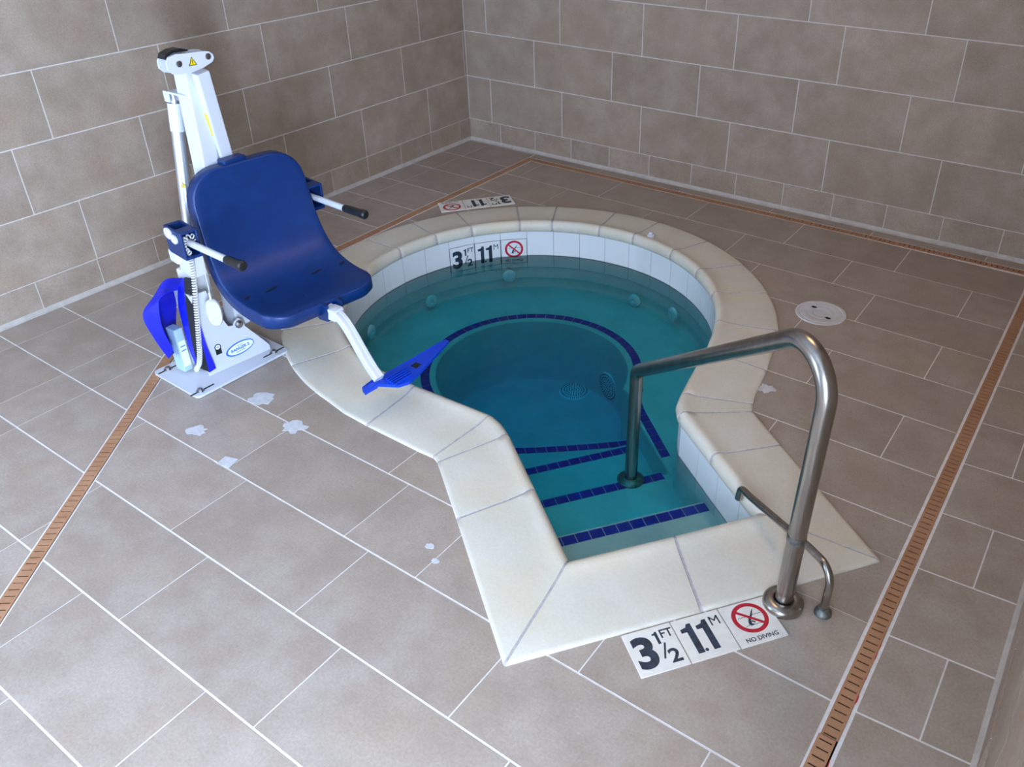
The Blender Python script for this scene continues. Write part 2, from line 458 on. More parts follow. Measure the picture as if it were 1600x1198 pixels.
# between the diagonal drain and the right drain, in front of the tub
e = Vector(BEND)+DN*(HW+gp)
kk = (XR0-gp-e.x)/DD.x
R3 = [(e.x,-2.77),(e.x,e.y),(XR0-gp,e.y+DD.y*kk),(XR0-gp,-2.77)]
jf = [[.99,1.595,2.202,2.81,3.42],[1.079,1.697,2.305,2.62,3.226],[1.20,1.812,2.420,3.023,3.627],[1.412,2.017,2.627,3.228],[1.829,2.434,3.04,3.64],[2.018,2.625,3.23],lat(1.2),lat(1.4),lat(1.6),lat(1.2),lat(1.4),lat(1.6)]
for i, (a, b) in enumerate(zip(fl, fl[1:])): tile_strip(a, b, -.0105, jf[i], .6, XR0-gp, R3)
# field around the tub, inside the three drains
R4 = [(XL1+gp,-2.808+.0105*1.36+.0),(XR0-gp,-2.827),(XR0-gp,YB1-gp),(XL1+gp,YB1-gp)]
ym = [-.14,-.463,-.775,-1.090,-1.400,-1.712,-2.022,-2.322,-2.502,-2.808]
jm = [[.768,1.398,2.017,2.626,3.233],[1.172,1.797,2.402,3.013,3.619],[.79,1.40,2.01,2.620,3.231],[1.2,1.8,2.41,3.02,3.626],[.8,1.4,3.231],[1.2,3.631],[.8,1.4,3.23],[1.2],[.99,1.595,3.42]]
for i, (a, b) in enumerate(zip(ym, ym[1:])): tile_strip(a, b, -.016 if i < 8 else -.0145, jm[i], XL1+gp, XR0-gp, R4)
# narrow strips along the back and right walls
R5 = [(XL0,YB0+gp),(XR,YB0+gp),(XR,-.0),(XL0,-.0)]
tile_strip(0.0, YB0+gp, 0, [1.164,1.773,2.383,2.99,3.596], XL0, XR, R5)
R6 = [(XR1+gp,YF),(XR,YF),(XR,YB1),(XR1+gp,YB1)]
yr = [-.10,-.40,-.70,-1.0,-1.305,-1.612,-1.908,-2.222,-2.522,-2.832,-3.128,-3.44,-3.75,-4.05,-4.36,-4.66,-4.97,-5.27,-5.58,-5.88,-6.2,-6.4]
for i, (a, b) in enumerate(zip(yr, yr[1:])): tile_strip(a-.10, b-.10, .05, [4.052] if i % 2 else [], XR1+gp, XR, R6)
# grout bed with openings for the tub and the drain channels
def rect(x0, x1, y0, y1): return [(x0,y0),(x1,y0),(x1,y1),(x0,y1)]
b0 = Vector(BEND); diag = [tuple(b0-DN*HW), tuple(b0-DN*HW+DD*3.9), tuple(b0+DN*HW+DD*3.9), tuple(b0+DN*HW)]
left_ch = rect(XL0+.002, XL1-.002, BEND[1], YB0+.002)
back_ch = rect(XL1-.001, XR1-.002, YB1+.002, YB0-.002)
right_ch = rect(XR0+.002, XR1-.002, YF, YB1+.001)
put_poly([(0,YF),(XR,YF),(XR,0),(0,0)], -.0016, 1, [HOLE, left_ch, back_ch, right_ch, diag], .06)
FLOOR = struct('floor', floor_bm, [M_FTILE, M_FGROUT])
# dried mortar smears on the tiles
for x, y, r, a, nsp in ((1.45,-3.066,.050,.35,11),(1.415,-3.347,.036,.5,7),(1.703,-3.119,.044,.4,9),(1.668,-3.399,.042,.15,4),(3.112,-1.862,.036,.5,7),(2.569,-3.306,.014,.3,7),(2.625,-3.345,.012,.3,7)):
    bm = bmesh.new(); pts = []
    n = 18 if nsp != 4 else 4
    for k in range(n):
        th = 2*PI*k/n+.6; rr = r*(1+a*(random.random()-.5)*1.4)
        ex = 1.25 if nsp != 4 else 1.1
        pts.append((x+math.cos(th)*rr*ex*.8-math.sin(th)*rr*.35, y+math.sin(th)*rr*.75+math.cos(th)*rr*.4))
    add_prism(bm, pts, -.0005, .0012)
    obj('mortar_smear', bm, M_PATCH, FLOOR, label='pale dried mortar smear')

# ------------------------------------------------------------------ slot drains
def grate_bm(bm, M, length, hw, pitch=.0265, slot=.0050, sl=.0165, z1=.0015, z0=-.0015, start=.012):
    """slotted bar: local x along the run, local y across"""
    add_box(bm, (length/2, (hw+sl)/2, (z0+z1)/2), (length, hw-sl, z1-z0), M)
    add_box(bm, (length/2, -(hw+sl)/2, (z0+z1)/2), (length, hw-sl, z1-z0), M)
    x = 0; s = start
    while s < length:
        e = min(s, length)
        add_box(bm, ((x+e)/2, 0, (z0+z1)/2), (e-x, 2*sl, z1-z0), M)
        x = s+slot; s += pitch
    if x < length: add_box(bm, ((x+length)/2, 0, (z0+z1)/2), (length-x, 2*sl, z1-z0), M)
def channel(bm, poly, zb=-.045):
    lo = [bm.verts.new((p[0],p[1],zb)) for p in poly]; hi = [bm.verts.new((p[0],p[1],-.004)) for p in poly]
    bm.faces.new(lo); n = len(poly)
    for i in range(n): bm.faces.new((lo[i], lo[(i+1)%n], hi[(i+1)%n], hi[i]))
def drain(label, secs, chan):
    t = thing('slot_drain', label, 'floor drain', 'terracotta slot drains around the tub')
    for M, ln in secs:
        bm = bmesh.new(); grate_bm(bm, M, ln, .0225); obj('grate', bm, M_GRATE, t)
    bm = bmesh.new(); channel(bm, chan); obj('channel', bm, M_DARK, t)
    return t
drain('terracotta slotted drain strip running along the left wall behind the lift seat', [(frame(((XL0+XL1)/2, BEND[1], 0), (0,1,0), (-1,0,0)), YB0-BEND[1])], left_ch)
drain('terracotta slotted drain strip slanting across the front left floor below the lift base', [(frame((BEND[0]+DD.x*.012, BEND[1]+DD.y*.012, 0), (DD.x,DD.y,0), (DN.x,DN.y,0)), 3.85)], diag)
drain('thin terracotta slotted drain strip along the foot of the back wall', [(frame((XL1, (YB0+YB1)/2, 0), (1,0,0), (0,1,0)), XR1-XL1)], back_ch)
dr = drain('terracotta slotted drain strip running past the handrail along the right wall', [(frame(((XR0+XR1)/2, YB1, 0), (0,-1,0), (1,0,0)), 3.243-.150), (frame(((XR0+XR1)/2-.004, -3.246, 0), (0,-1,0), (1,0,0)), 3.0)], right_ch)
for y0, y1, w in ((-2.87,-2.905,.0015),(-2.91,-2.95,.002),(-3.00,-3.03,.001),(-3.075,-3.115,.0035),(-3.30,-3.33,.002)):   # red sealant squeezed out along one edge
    bm = bmesh.new()
    add_prism(bm, [(XR1-.003,y0),(XR1-.003+w,(y0*2+y1)/3),(XR1-.002+w*.8,(y0+2*y1)/3),(XR1-.003,y1)], -.002, .002)
    obj('sealant_smear', bm, M_RED, dr, label='red sealant along the grate edge')

# ------------------------------------------------------------------ hot tub
tub = thing('hot_tub', 'sunken keyhole shaped hot tub with cream stone coping and blue trimmed steps', 'hot tub')
def loft_loop(bm, loops, closed=True, mi=0):
    """loops: list of lists of 3-D points, same length, closed around"""
    R = [[bm.verts.new(p) for p in lp] for lp in loops]; n = len(R[0])
    for a, b in zip(R, R[1:]):
        for i in range(n if closed else n-1):
            f = bm.faces.new((a[i], a[(i+1)%n], b[(i+1)%n], b[i])); f.material_index = mi
    return R
# coping: stones with sunk joints; profile from the outer edge to the bull nose
PROF = [(0,-.02),(0,.004),(.012,.0075),(.05,.009),(.35,.010),(.62,.0105),(.76,.0125),(.84,.017),(.89,.0205),(.925,.0195),(.955,.015),(.98,.006),(.995,-.006),(1.0,-.018),(.993,-.031),(.975,-.041),(.945,-.047),(.90,-.049)]
def half_joint(i):
    """dense loop: each joint sample is split in 4 so it can be sunk"""
bm = bmesh.new()
seq = []                                        # (outer, inner, material, depth)
JW = .0058
for i in range(NP):
    o, n_ = PAIR[i]
    if i in JOINTS:
        op, ip = PAIR[i-1]; on, inn = PAIR[(i+1) % NP]
        do0 = (op-o); do1 = (on-o); di0 = (ip-n_); di1 = (inn-n_)
        mv = lambda p, d, w: p+d*min(w/max(d.length, 1e-6), .45)
        seq.append((mv(o,do0,JW), mv(n_,di0,JW), 0, 0)); seq.append((mv(o,do0,JW*.7), mv(n_,di0,JW*.7), 1, .0022))
        seq.append((mv(o,do1,JW*.7), mv(n_,di1,JW*.7), 1, .0022)); seq.append((mv(o,do1,JW), mv(n_,di1,JW), 0, 0))
    else: seq.append((o, n_, 0, 0))
grid = []
for o, n_, mi, dp in seq:
    col = []
    for t, z in PROF:
        p = o.lerp(n_, t)
        if dp:                                  # sink towards the inside of the stone
            zz = z-dp if z > -.03 else z+dp
            p = o.lerp(n_, t-(dp*2 if t > .95 else 0)); col.append(bm.verts.new((p.x, p.y, zz)))
        else: col.append(bm.verts.new((p.x, p.y, z)))
    grid.append(col)
ns = len(seq)
for i in range(ns):
    j = (i+1) % ns; mi = 1 if (seq[i][2] == 1 or seq[j][2] == 1) else 0
    for k in range(len(PROF)-1):
        f = bm.faces.new((grid[i][k], grid[j][k], grid[j][k+1], grid[i][k+1])); f.material_index = mi
bmesh.ops.recalc_face_normals(bm, faces=bm.faces)
if sum(f.normal.z for f in bm.faces if abs(f.normal.z) > .9) < 0: bmesh.ops.reverse_faces(bm, faces=bm.faces)
obj('coping', bm, [M_COPE, M_CGROUT], tub, True, ang=50)

# basin
def p3(p, z): return (p[0], p[1], z)
RP = .490                                       # well radius
# right edge of the well, read along the entry axis
def arc_pts(r, a0, a1, n): return [C+Vector((math.cos(math.radians(a0+(a1-a0)*i/n)), math.sin(math.radians(a0+(a1-a0)*i/n))))*r for i in range(n+1)]
axis = math.degrees(math.atan2(U.y, U.x))        # about -37
AR, AL = axis+50, axis-54                        # where the round well gives way to the straight bench edges
RIGHT = [uv(.40,.385), uv(.52,.345), uv(.985,.325)]
LEFT = [uv(.985,-.43), uv(.52,-.45), uv(.40,-.46)]
WELL = arc_pts(RP, AR, AL+360, 72) + [Vector(p) for p in LEFT[::-1]][0:0]
WELL = arc_pts(RP, AR, AL+360, 72) + LEFT[::-1] + RIGHT[::-1]
bm = bmesh.new()
def flat(poly, holes, z):
    vs, fs = poly_diff(poly, holes) if holes else ([Vector(p) for p in poly], [list(range(len(poly)))])
    bv = [bm.verts.new((p[0], p[1], z)) for p in vs]
    for f in fs:
        a = sum(vs[f[i]][0]*vs[f[(i+1)%len(f)]][1]-vs[f[(i+1)%len(f)]][0]*vs[f[i]][1] for i in range(len(f)))
        bm.faces.new([bv[i] for i in (f if a > 0 else f[::-1])])
    for v in bv:
        if not v.link_faces: bm.verts.remove(v)
loft_loop(bm, [[p3(p,-.04) for p in WALL], [p3(p,ZB+.03) for p in WALL], [p3(p.lerp(C,.012),ZB+.008) for p in WALL], [p3(p.lerp(C,.03),ZB) for p in WALL]])
inner_wall = [p.lerp(C,.03) for p in WALL]
lip = [p+(C-p).normalized()*(-.012) for p in WELL]
flat(inner_wall, [lip], ZB)
loft_loop(bm, [[p3(p,ZB) for p in lip], [p3(p+(C-p).normalized()*(-.004),ZB-.004) for p in WELL], [p3(p,ZB-.014) for p in WELL], [p3(p,ZF+.03) for p in WELL], [p3(p.lerp(C,.03),ZF+.006) for p in WELL], [p3(p.lerp(C,.07),ZF) for p in WELL]])
flat([p.lerp(C,.07) for p in WELL], [], ZF)
# steps (plaster blocks)
def step(edge, back, z):
    """edge: polyline across (v from left to right) of the nosing; back: same for the rear"""
    e2 = [p.copy() for p in edge]
    n = len(edge)
    rows = [[p3(p,ZF-.02) for p in edge], [p3(p,z-.012) for p in edge], [p3(p+U*.004,z-.004) for p in edge], [p3(p+U*.014,z) for p in edge], [p3(p,z) for p in back]]
    R = [[bm.verts.new(p) for p in r] for r in rows]
    for a, b in zip(R, R[1:]):
        for i in range(n-1): bm.faces.new((a[i], a[i+1], b[i+1], b[i]))
def line_uv(u0, u1, v0, v1, n=6): return [uv(u0+(u1-u0)*i/n, v0+(v1-v0)*i/n) for i in range(n+1)]
step(line_uv(1.352,1.352,-.46,.36), line_uv(1.80,1.80,-.46,.36), ZA)
step(line_uv(.583,.575,-.47,.36), line_uv(1.02,1.02,-.47,.36), ZC)
def t4(v): return .385+.25*(v+.05)-.12*((v+.05)**2)   # lowest step: edge swings round with the well
V4 = [-.47+.84*i/10 for i in range(11)]
step([uv(t4(v)-.065, v) for v in V4], [uv(.64, v) for v in V4], ZD)
obj('basin', bm, M_PLASTER, tub, True, ang=35)

# blue trims
def trim(name, line, inward, z, width=.044, pitch=.0525, label=None, cap_end=False):
    """row of small tiles along a polyline; inward(p) gives the across direction"""
    bm = bmesh.new()
    pts = [Vector(p) for p in line]; acc = [0]
    for a, b in zip(pts, pts[1:]): acc.append(acc[-1]+(b-a).length)
    L_ = acc[-1]; n = max(1, round(L_/pitch)); ps = L_/n
    def at(s):
        s = max(0, min(L_, s))
        for i in range(len(acc)-1):
            if s <= acc[i+1]+1e-9:
                t = (s-acc[i])/max(1e-9, acc[i+1]-acc[i]); return pts[i].lerp(pts[i+1], t)
        return pts[-1]
    def dirn(s): return inward(at(s))
    g = .0022
    def strip(s0, s1, w0, w1, z0, z1, mi, k):
        lo = []; hi = []
        for j in range(k+1):
            s = s0+(s1-s0)*j/k; p = at(s); d = dirn(s)
            lo.append((p+d*w0, p+d*w1)); 
        A = [[bm.verts.new(p3(a,z0)), bm.verts.new(p3(b,z0)), bm.verts.new(p3(b,z1)), bm.verts.new(p3(a,z1))] for a, b in lo]
        fs = []
        for X, Y in zip(A, A[1:]):
            for q in range(4): fs.append(bm.faces.new((X[q], X[(q+1)%4], Y[(q+1)%4], Y[q])))
        fs.append(bm.faces.new(A[0][::-1])); fs.append(bm.faces.new(A[-1]))
        for f in fs: f.material_index = mi
    strip(0, L_, -.002, width+.002, z-.006, z+.0008, 1, max(2, n*2))
    for i in range(n): strip(i*ps+g*.6, (i+1)*ps-g*.6, 0, width, z-.006, z+.0022, 0, 2)
    bmesh.ops.recalc_face_normals(bm, faces=bm.faces)
    return obj(name, bm, [M_BLUE_TILE, M_TRIM_GROUT], tub, label=label)
Uc = lambda p: U
trim('step_tile_trim', line_uv(1.368,1.368,-.40,.30), Uc, ZA)
trim('step_tile_trim', line_uv(.985,.976,-.41,.292), Uc, ZB)
trim('step_tile_trim', line_uv(.606,.598,-.43,.31), Uc, ZC)
trim('step_tile_trim', [uv(t4(v)-.045, v) for v in V4[1:]], lambda p: (U*1-W*.12).normalized(), ZD)
ring = [C+(p-C).normalized()*.524 for p in arc_pts(.524, AR+3, AL+360-3, 96)]
full = [uv(.93,-.445), uv(.56,-.475)][0:0]
trim_line = ring
rad = lambda p: (p-C).normalized()
trim('bench_tile_trim', ring, rad, ZB)
tr = [uv(.365,.425), uv(.415,.392), uv(.47,.372), uv(.53,.362), uv(.885,.335)]
trim('bench_tile_trim', tr, lambda p: W, ZB, width=.042)
tl = [uv(.885,-.445), uv(.53,-.472), uv(.40,-.482)]
trim('bench_tile_trim', tl, lambda p: -W, ZB, width=.042)

# waterline tiles on the tub wall: follow the WALL loop
def wall_param():
    acc = [0]
    for i in range(NP): acc.append(acc[-1]+(WALL[(i+1)%NP]-WALL[i]).length)
    return acc
ACC = wall_param(); PER = ACC[-1]
def wall_at(s):
    s %= PER
    for i in range(NP):
        if s <= ACC[i+1]:
            t = (s-ACC[i])/(ACC[i+1]-ACC[i]); a, b = WALL[i], WALL[(i+1)%NP]
            p = a.lerp(b, t); d = (b-a).normalized(); return p, Vector((-d.y, d.x))
def s_of_angle(deg):
    best = None
    for i in range(123):
        d = WALL[i]-C; a = math.degrees(math.atan2(d.y, d.x)) % 360
        if best is None or abs(a-deg) < best[0]: best = (abs(a-deg), i, a)
    i = best[1]; return ACC[i]+(deg-best[2])*PI/180*.872
PT = .1575
S0 = s_of_angle(127.5)
MK0, MK1 = S0, S0+3*PT                          # marker tiles sit between these (angles 127.5 .. 158)
bm = bmesh.new()
def wtile(s0, s1, z0, z1, mi, dep=.004, g=.0011, k=3):
    a = []
    for j in range(k+1):
        s = s0+g+(s1-s0-2*g)*j/k; p, n = wall_at(s); a.append((p, p+n*dep))
    A = [[bm.verts.new(p3(w,z0+g)), bm.verts.new(p3(f,z0+g)), bm.verts.new(p3(f,z1-g)), bm.verts.new(p3(w,z1-g))] for w, f in a]
    fs = []
    for X, Y in zip(A, A[1:]):
        for q in range(4): fs.append(bm.faces.new((X[q], X[(q+1)%4], Y[(q+1)%4], Y[q])))
    fs += [bm.faces.new(A[0][::-1]), bm.faces.new(A[-1])]
    for f in fs: f.material_index = mi
nT = round(PER/PT)
for k in range(nT):
    s = S0+k*PER/nT; e = S0+(k+1)*PER/nT
    if k in (0, 1, 2):
        wtile(s, e, -.089, -.042, 0)
    else:
        wtile(s, e, -.200, -.042, 0)
    wtile(s, e, -.275, -.242 if k in (0,1,2) else -.202, 0)
for k in range(nT): wtile(S0+k*PER/nT, S0+(k+1)*PER/nT, -.275, -.042, 1, .0031, 0)
bmesh.ops.recalc_face_normals(bm, faces=bm.faces)
PT = PER/nT
obj('waterline_tile_band', bm, [M_WHITE_TILE, M_TGROUT], tub)

# jets and drains of the tub
for x, y, z in ((1.033,-2.090,-.300),(.991,-1.582,-.360),(1.226,-1.154,-.310),(1.940,-.908,-.370),(2.234,-.998,-.325)):
    d = (Vector((x,y))-C).normalized(); p = C+d*.872
    bm = bmesh.new(); M = frame((p.x,p.y,z), (-d.y,d.x,0), (0,0,1))
    if M.col[2].xyz.dot(Vector((d.x,d.y,0))) > 0: M = frame((p.x,p.y,z), (d.y,-d.x,0), (0,0,1))
    add_lathe(bm, [(.0,.004),(.012,.004),(.013,.012),(.028,.013),(.036,.008),(.038,-.004)], M, 24)
    obj('jet', bm, M_COVERPL, tub, True, label='pale round jet nozzle')
def drain_cover(name, M, label):
    bm = bmesh.new()
    add_lathe(bm, [(0,.014),(.05,.014),(.068,.011),(.082,.006),(.086,0),(.086,-.004)], M, 40)
    n0 = len(bm.faces)
    for r, k in ((.0,1),(.0145,6),(.029,12),(.0435,18),(.057,24)):
        for i in range(k):
            a = 2*PI*i/k; add_lathe(bm, [(0,.0146),(.0046,.0146),(.0046,.013)], M @ Matrix.Translation((r*math.cos(a), r*math.sin(a), 0)), 6, 1)
    for i in range(40):
        a = 2*PI*i/40; add_box(bm, (.073,0,.0105), (.009,.0035,.003), M @ Matrix.Rotation(a,4,'Z'), 0, 1)
    obj(name, bm, [M_COVERPL, M_DARK], tub, True, label=label)
p = C+Vector((-.018,.43)).normalized()*.40
drain_cover('main_drain', Matrix.Translation((1.822,-1.352,ZF)), 'pale perforated drain cover on the well floor')
d = (Vector((2.035,-1.318))-C).normalized(); p = C+d*RP
M = frame((p.x,p.y,-.70), (d.y,-d.x,0), (0,0,1))
if M.col[2].xyz.dot(Vector((d.x,d.y,0))) > 0: M = frame((p.x,p.y,-.70), (-d.y,d.x,0), (0,0,1))
drain_cover('wall_drain', M, 'pale perforated drain cover on the well wall')

# water
mw = bpy.data.materials.new('tub_water'); mw.use_nodes = True; nt = mw.node_tree; nt.nodes.clear()
out = nt.nodes.new('ShaderNodeOutputMaterial'); mix = nt.nodes.new('ShaderNodeMixShader'); tr_ = nt.nodes.new('ShaderNodeBsdfTransparent'); gl = nt.nodes.new('ShaderNodeBsdfGlossy')
gl.inputs['Roughness'].default_value = .03; fr = nt.nodes.new('ShaderNodeFresnel'); fr.inputs['IOR'].default_value = 1.33
bp = nt.nodes.new('ShaderNodeBump'); bp.inputs['Strength'].default_value = .06; bp.inputs['Distance'].default_value = .01
nz = nt.nodes.new('ShaderNodeTexNoise'); nz.inputs['Scale'].default_value = 6; tc = nt.nodes.new('ShaderNodeTexCoord')
nt.links.new(tc.outputs['Object'], nz.inputs['Vector']); nt.links.new(nz.outputs['Fac'], bp.inputs['Height']); nt.links.new(bp.outputs[0], gl.inputs['Normal'])
nt.links.new(fr.outputs[0], mix.inputs[0]); nt.links.new(tr_.outputs[0], mix.inputs[1]); nt.links.new(gl.outputs[0], mix.inputs[2]); nt.links.new(mix.outputs[0], out.inputs['Surface'])
va = nt.nodes.new('ShaderNodeVolumeAbsorption'); va.inputs['Color'].default_value = (.0,.925,.995,1); va.inputs['Density'].default_value = 5.2
nt.links.new(va.outputs[0], out.inputs['Volume'])
bm = bmesh.new()
WLOOP = ring_at(.915)
lo = [bm.verts.new(p3(p,ZF-.03)) for p in WLOOP]; hi = [bm.verts.new(p3(p,ZW)) for p in WLOOP]
bm.faces.new(lo[::-1]); bm.faces.new(hi)
for i in range(NP): bm.faces.new((lo[i], lo[(i+1)%NP], hi[(i+1)%NP], hi[i]))
bmesh.ops.recalc_face_normals(bm, faces=bm.faces)
tag(obj('water', bm, mw), 'still clear teal water filling the keyhole shaped hot tub', 'water')

# ------------------------------------------------------------------ depth markers
TS = .1505
def no_diving(M, words=True):
    """red ring with bar, diver over waves; tile local frame, lower-left origin"""
    r = bmesh.new(); c = Matrix.Translation((TS/2, TS*.60, .0042))
    ro, ri, n = TS*.36, TS*.275, 40
    lo = [r.verts.new(M@c@V(ro*math.cos(2*PI*i/n), ro*math.sin(2*PI*i/n), 0)) for i in range(n)]
    li = [r.verts.new(M@c@V(ri*math.cos(2*PI*i/n), ri*math.sin(2*PI*i/n), 0)) for i in range(n)]
    for i in range(n): r.faces.new((lo[i], lo[(i+1)%n], li[(i+1)%n], li[i]))
    add_box(r, (0,0,.0002), (2*ri+.008, TS*.055, .0006), M@c@Matrix.Rotation(math.radians(-42),4,'Z'))
    b = bmesh.new(); d = M@c
    S = TS/.1505
    def bar(p, q, w0, w1):
        p = Vector((*p,0))*S; q = Vector((*q,0))*S; t = (q-p).normalized(); s = Vector((-t.y,t.x,0))
        vs = [p+s*w0*S, p-s*w0*S, q-s*w1*S, q+s*w1*S]
        b.faces.new([b.verts.new(d@(v+V(0,0,-.0001))) for v in vs])
    bar((.020,.026),(.006,.006),.0012,.003); bar((.006,.006),(-.006,-.008),.003,.0045); bar((-.006,-.008),(-.010,-.024),.0045,.005)
    bar((-.010,-.024),(.001,-.025),.003,.002); bar((-.001,-.012),(.008,-.020),.003,.002)
    for y, x0, x1 in ((.006,-.036,-.006),(.008,.010,.038),(-.026,-.026,.024)):
        k = 6
        for i in range(k):
            a = x0+(x1-x0)*i/k; e = x0+(x1-x0)*(i+1)/k
            bar((a, y+(.0015 if i%2 else -.0015)), (e, y+(-.0015 if i%2 else .0015)), .0008, .0008)
    t = bmesh.new(); add_text(t, 'NO DIVING', TS*.13, M@Matrix.Translation((TS/2, TS*.075, .0042)), .0004, 1.0, .0002, 0, 'CENTER')
    return r, b, t
def one(bm, M, h, w):
    '''bold figure 1 with a flag, lower left at the origin'''
    st = w*.55
    add_prism(bm, [(w-st,0),(w,0),(w,h),(w-st*.62,h),(w-st*.9,h*.90),(0,h*.86),(0,h*.74),(w-st,h*.74)], -.0002, .0002, M)
def marker(kind, M, label, group, name='depth_marker_tile'):
    t = thing(name, label, 'depth marker', group)
    bm = bmesh.new(); add_box(bm, (TS/2,TS/2,.0012), (TS-.002,TS-.002,.0056), M, .0008); obj('tile', bm, M_CREAM if 'wall' not in group else M_WHITE_TILE, t)
    b = bmesh.new(); T = lambda x, y: M@Matrix.Translation((x*TS, y*TS, .0042))
    if kind == 'ft':
        add_text(b, '3', TS*.93, T(.07,.17), .0058, .98, .0002)
        one(b, T(.555,.585), TS*.29, TS*.105); add_text(b, 'FT', TS*.27, T(.70,.70), .0006, .92, .0002)
        add_text(b, '2', TS*.42, T(.68,.13), .0016, 1.1, .0002)
        add_box(b, (0,0,0), (.0055,TS*.36,.0005), T(.655,.42)@Matrix.Rotation(math.radians(-22),4,'Z'))
        obj('lettering', b, M_INK, t, label='dark blue lettering')
    elif kind == 'm':
        for x in (.10,.42): one(b, T(x,.15), TS*.70, TS*.245)
        add_lathe(b, [(0,0),(.0055,0),(.0055,-.0005)], T(.395,.19), 12)
        add_text(b, 'M', TS*.31, T(.71,.66), 0.0, .95, .0002)
        obj('lettering', b, M_INK, t, label='dark blue lettering')
    else:
        b.free(); r, b, w_ = no_diving(M); obj('lettering', w_, M_INK, t, label='dark lettering')
        obj('prohibition_ring', r, M_RED, t, label='red crossed ring'); obj('diver_pictogram', b, M_INK, t, label='dark diver figure over waves')
    return t
# deck, in front of the entry
MD = lambda k: frame((3.3795+W.x*.1525*k, -3.3610+W.y*.1525*k, .0), (W.x,W.y,0), (-U.x,-U.y,0))
g = 'depth marker tiles in the floor before the steps'
marker('ft', MD(0), 'cream floor tile reading 3 1/2 FT, leftmost of three before the steps', g)
marker('m', MD(1), 'cream floor tile reading 1.1 M, middle of three before the steps', g)
marker('no', MD(2), 'cream floor tile with red no diving sign beside the handrail flange', g)
# deck, far side, read from the far side
a = math.radians(141.2); rd = Vector((math.cos(a), math.sin(a))); tn = Vector((-rd.y, rd.x))
fo = C+rd*1.352-tn*.2285+Vector((0,0))
MFar = lambda k: frame((fo.x+tn.x*.1525*k, fo.y+tn.y*.1525*k, 0), (tn.x,tn.y,0), (-rd.x,-rd.y,0))
g = 'depth marker tiles in the floor beyond the tub'
marker('ft', MFar(0), 'upside down floor tile reading 3 1/2 FT beyond far coping', g)
marker('m', MFar(1), 'upside down floor tile reading 1.1 M beyond the far coping', g)
marker('no', MFar(2), 'floor tile with red no diving sign beyond the far coping nearest the lift seat', g)
# waterline
g = 'depth marker tiles on the tub wall at the waterline'
def MWl(k):
    p0, n0 = wall_at(S0+(k+1)*PT); p1, n1 = wall_at(S0+k*PT)
    n = (n0+n1); q = p0+n.normalized()*.0025; x = (p1-p0).normalized()
    return frame((q.x,q.y,-.2405), (x.x,x.y,0), (0,0,1)) @ Matrix.Translation((((p1-p0).length-TS)/2,0,0))
marker('ft', MWl(2), 'white wall tile reading 3 1/2 FT at the waterline', g)
marker('m', MWl(1), 'white wall tile reading 1.1 M at the waterline', g)
marker('no', MWl(0), 'white wall tile with red no diving sign at the waterline', g)

# ------------------------------------------------------------------ handrails
def rail_frame(a, b):
    a = Vector(a); b = Vector(b); d = (b-a); return a, d.normalized(), d.length
A_, d_, L_ = rail_frame((3.597,-2.898), (2.691,-2.231))
rp = lambda s, z: (A_.x+d_.x*s, A_.y+d_.y*s, z)
hr = thing('handrail', 'tall stainless steel handrail arching from the floor down to the second step', 'handrail')
path = fillet([rp(0,0), rp(-.010,.42), rp(-.030,.965), rp(1.098,.150), rp(1.108,ZB+.005)], [.3,.115,.055], 14)
path = [Vector(p) for p in path]
bm = bmesh.new(); add_tube(bm, path, .0265, 24)
rail = obj('rail', bm, M_STEEL, hr, True)
bm = bmesh.new(); add_lathe(bm, [(.0272,.262),(.0276,.264),(.0276,.282),(.0272,.284)], rotz(rp(-.006,0),0), 24, cap=False); obj('sleeve_ring', bm, M_OLDSTEEL, rail, True, label='worn band round the post')
bm = bmesh.new(); add_lathe(bm, [(.0275,.003),(.0295,.003),(.0305,.025),(.034,.026),(.050,.024),(.0575,.019),(.0605,.013),(.0610,.0)], rotz(rp(0,0),0), 40); obj('deck_flange', bm, M_STEEL, hr, True)
bm = bmesh.new(); add_lathe(bm, [(.028,.0),(.028,.020),(.050,.014),(.058,.006),(.058,0)], rotz(rp(1.108,ZB),0), 32); obj('step_flange', bm, M_OLDSTEEL, hr, True)
gr = thing('grab_rail', 'short thin stainless grab rail hooked over the right coping beside the handrail', 'handrail')
A2, d2, L2 = rail_frame((3.707,-2.865), (3.306,-2.550))
gp_ = lambda s, z: (A2.x+d2.x*s, A2.y+d2.y*s, z)
path = fillet([gp_(0,0), gp_(-.004,.175), gp_(.12,.153), gp_(.46,.062), gp_(.518,.052), gp_(.528,-.004)], [.065,.3,.2,.028], 9)
bm = bmesh.new(); add_tube(bm, path, .0122, 16); obj('rail', bm, M_STEEL, gr, True)
bm = bmesh.new(); add_lathe(bm, [(.0125,.026),(.017,.024),(.019,.014),(.024,.010),(.026,.002),(.026,0)], rotz(gp_(0,0),0), 24); obj('collar', bm, M_OLDSTEEL, gr, True, label='corroded foot collar')

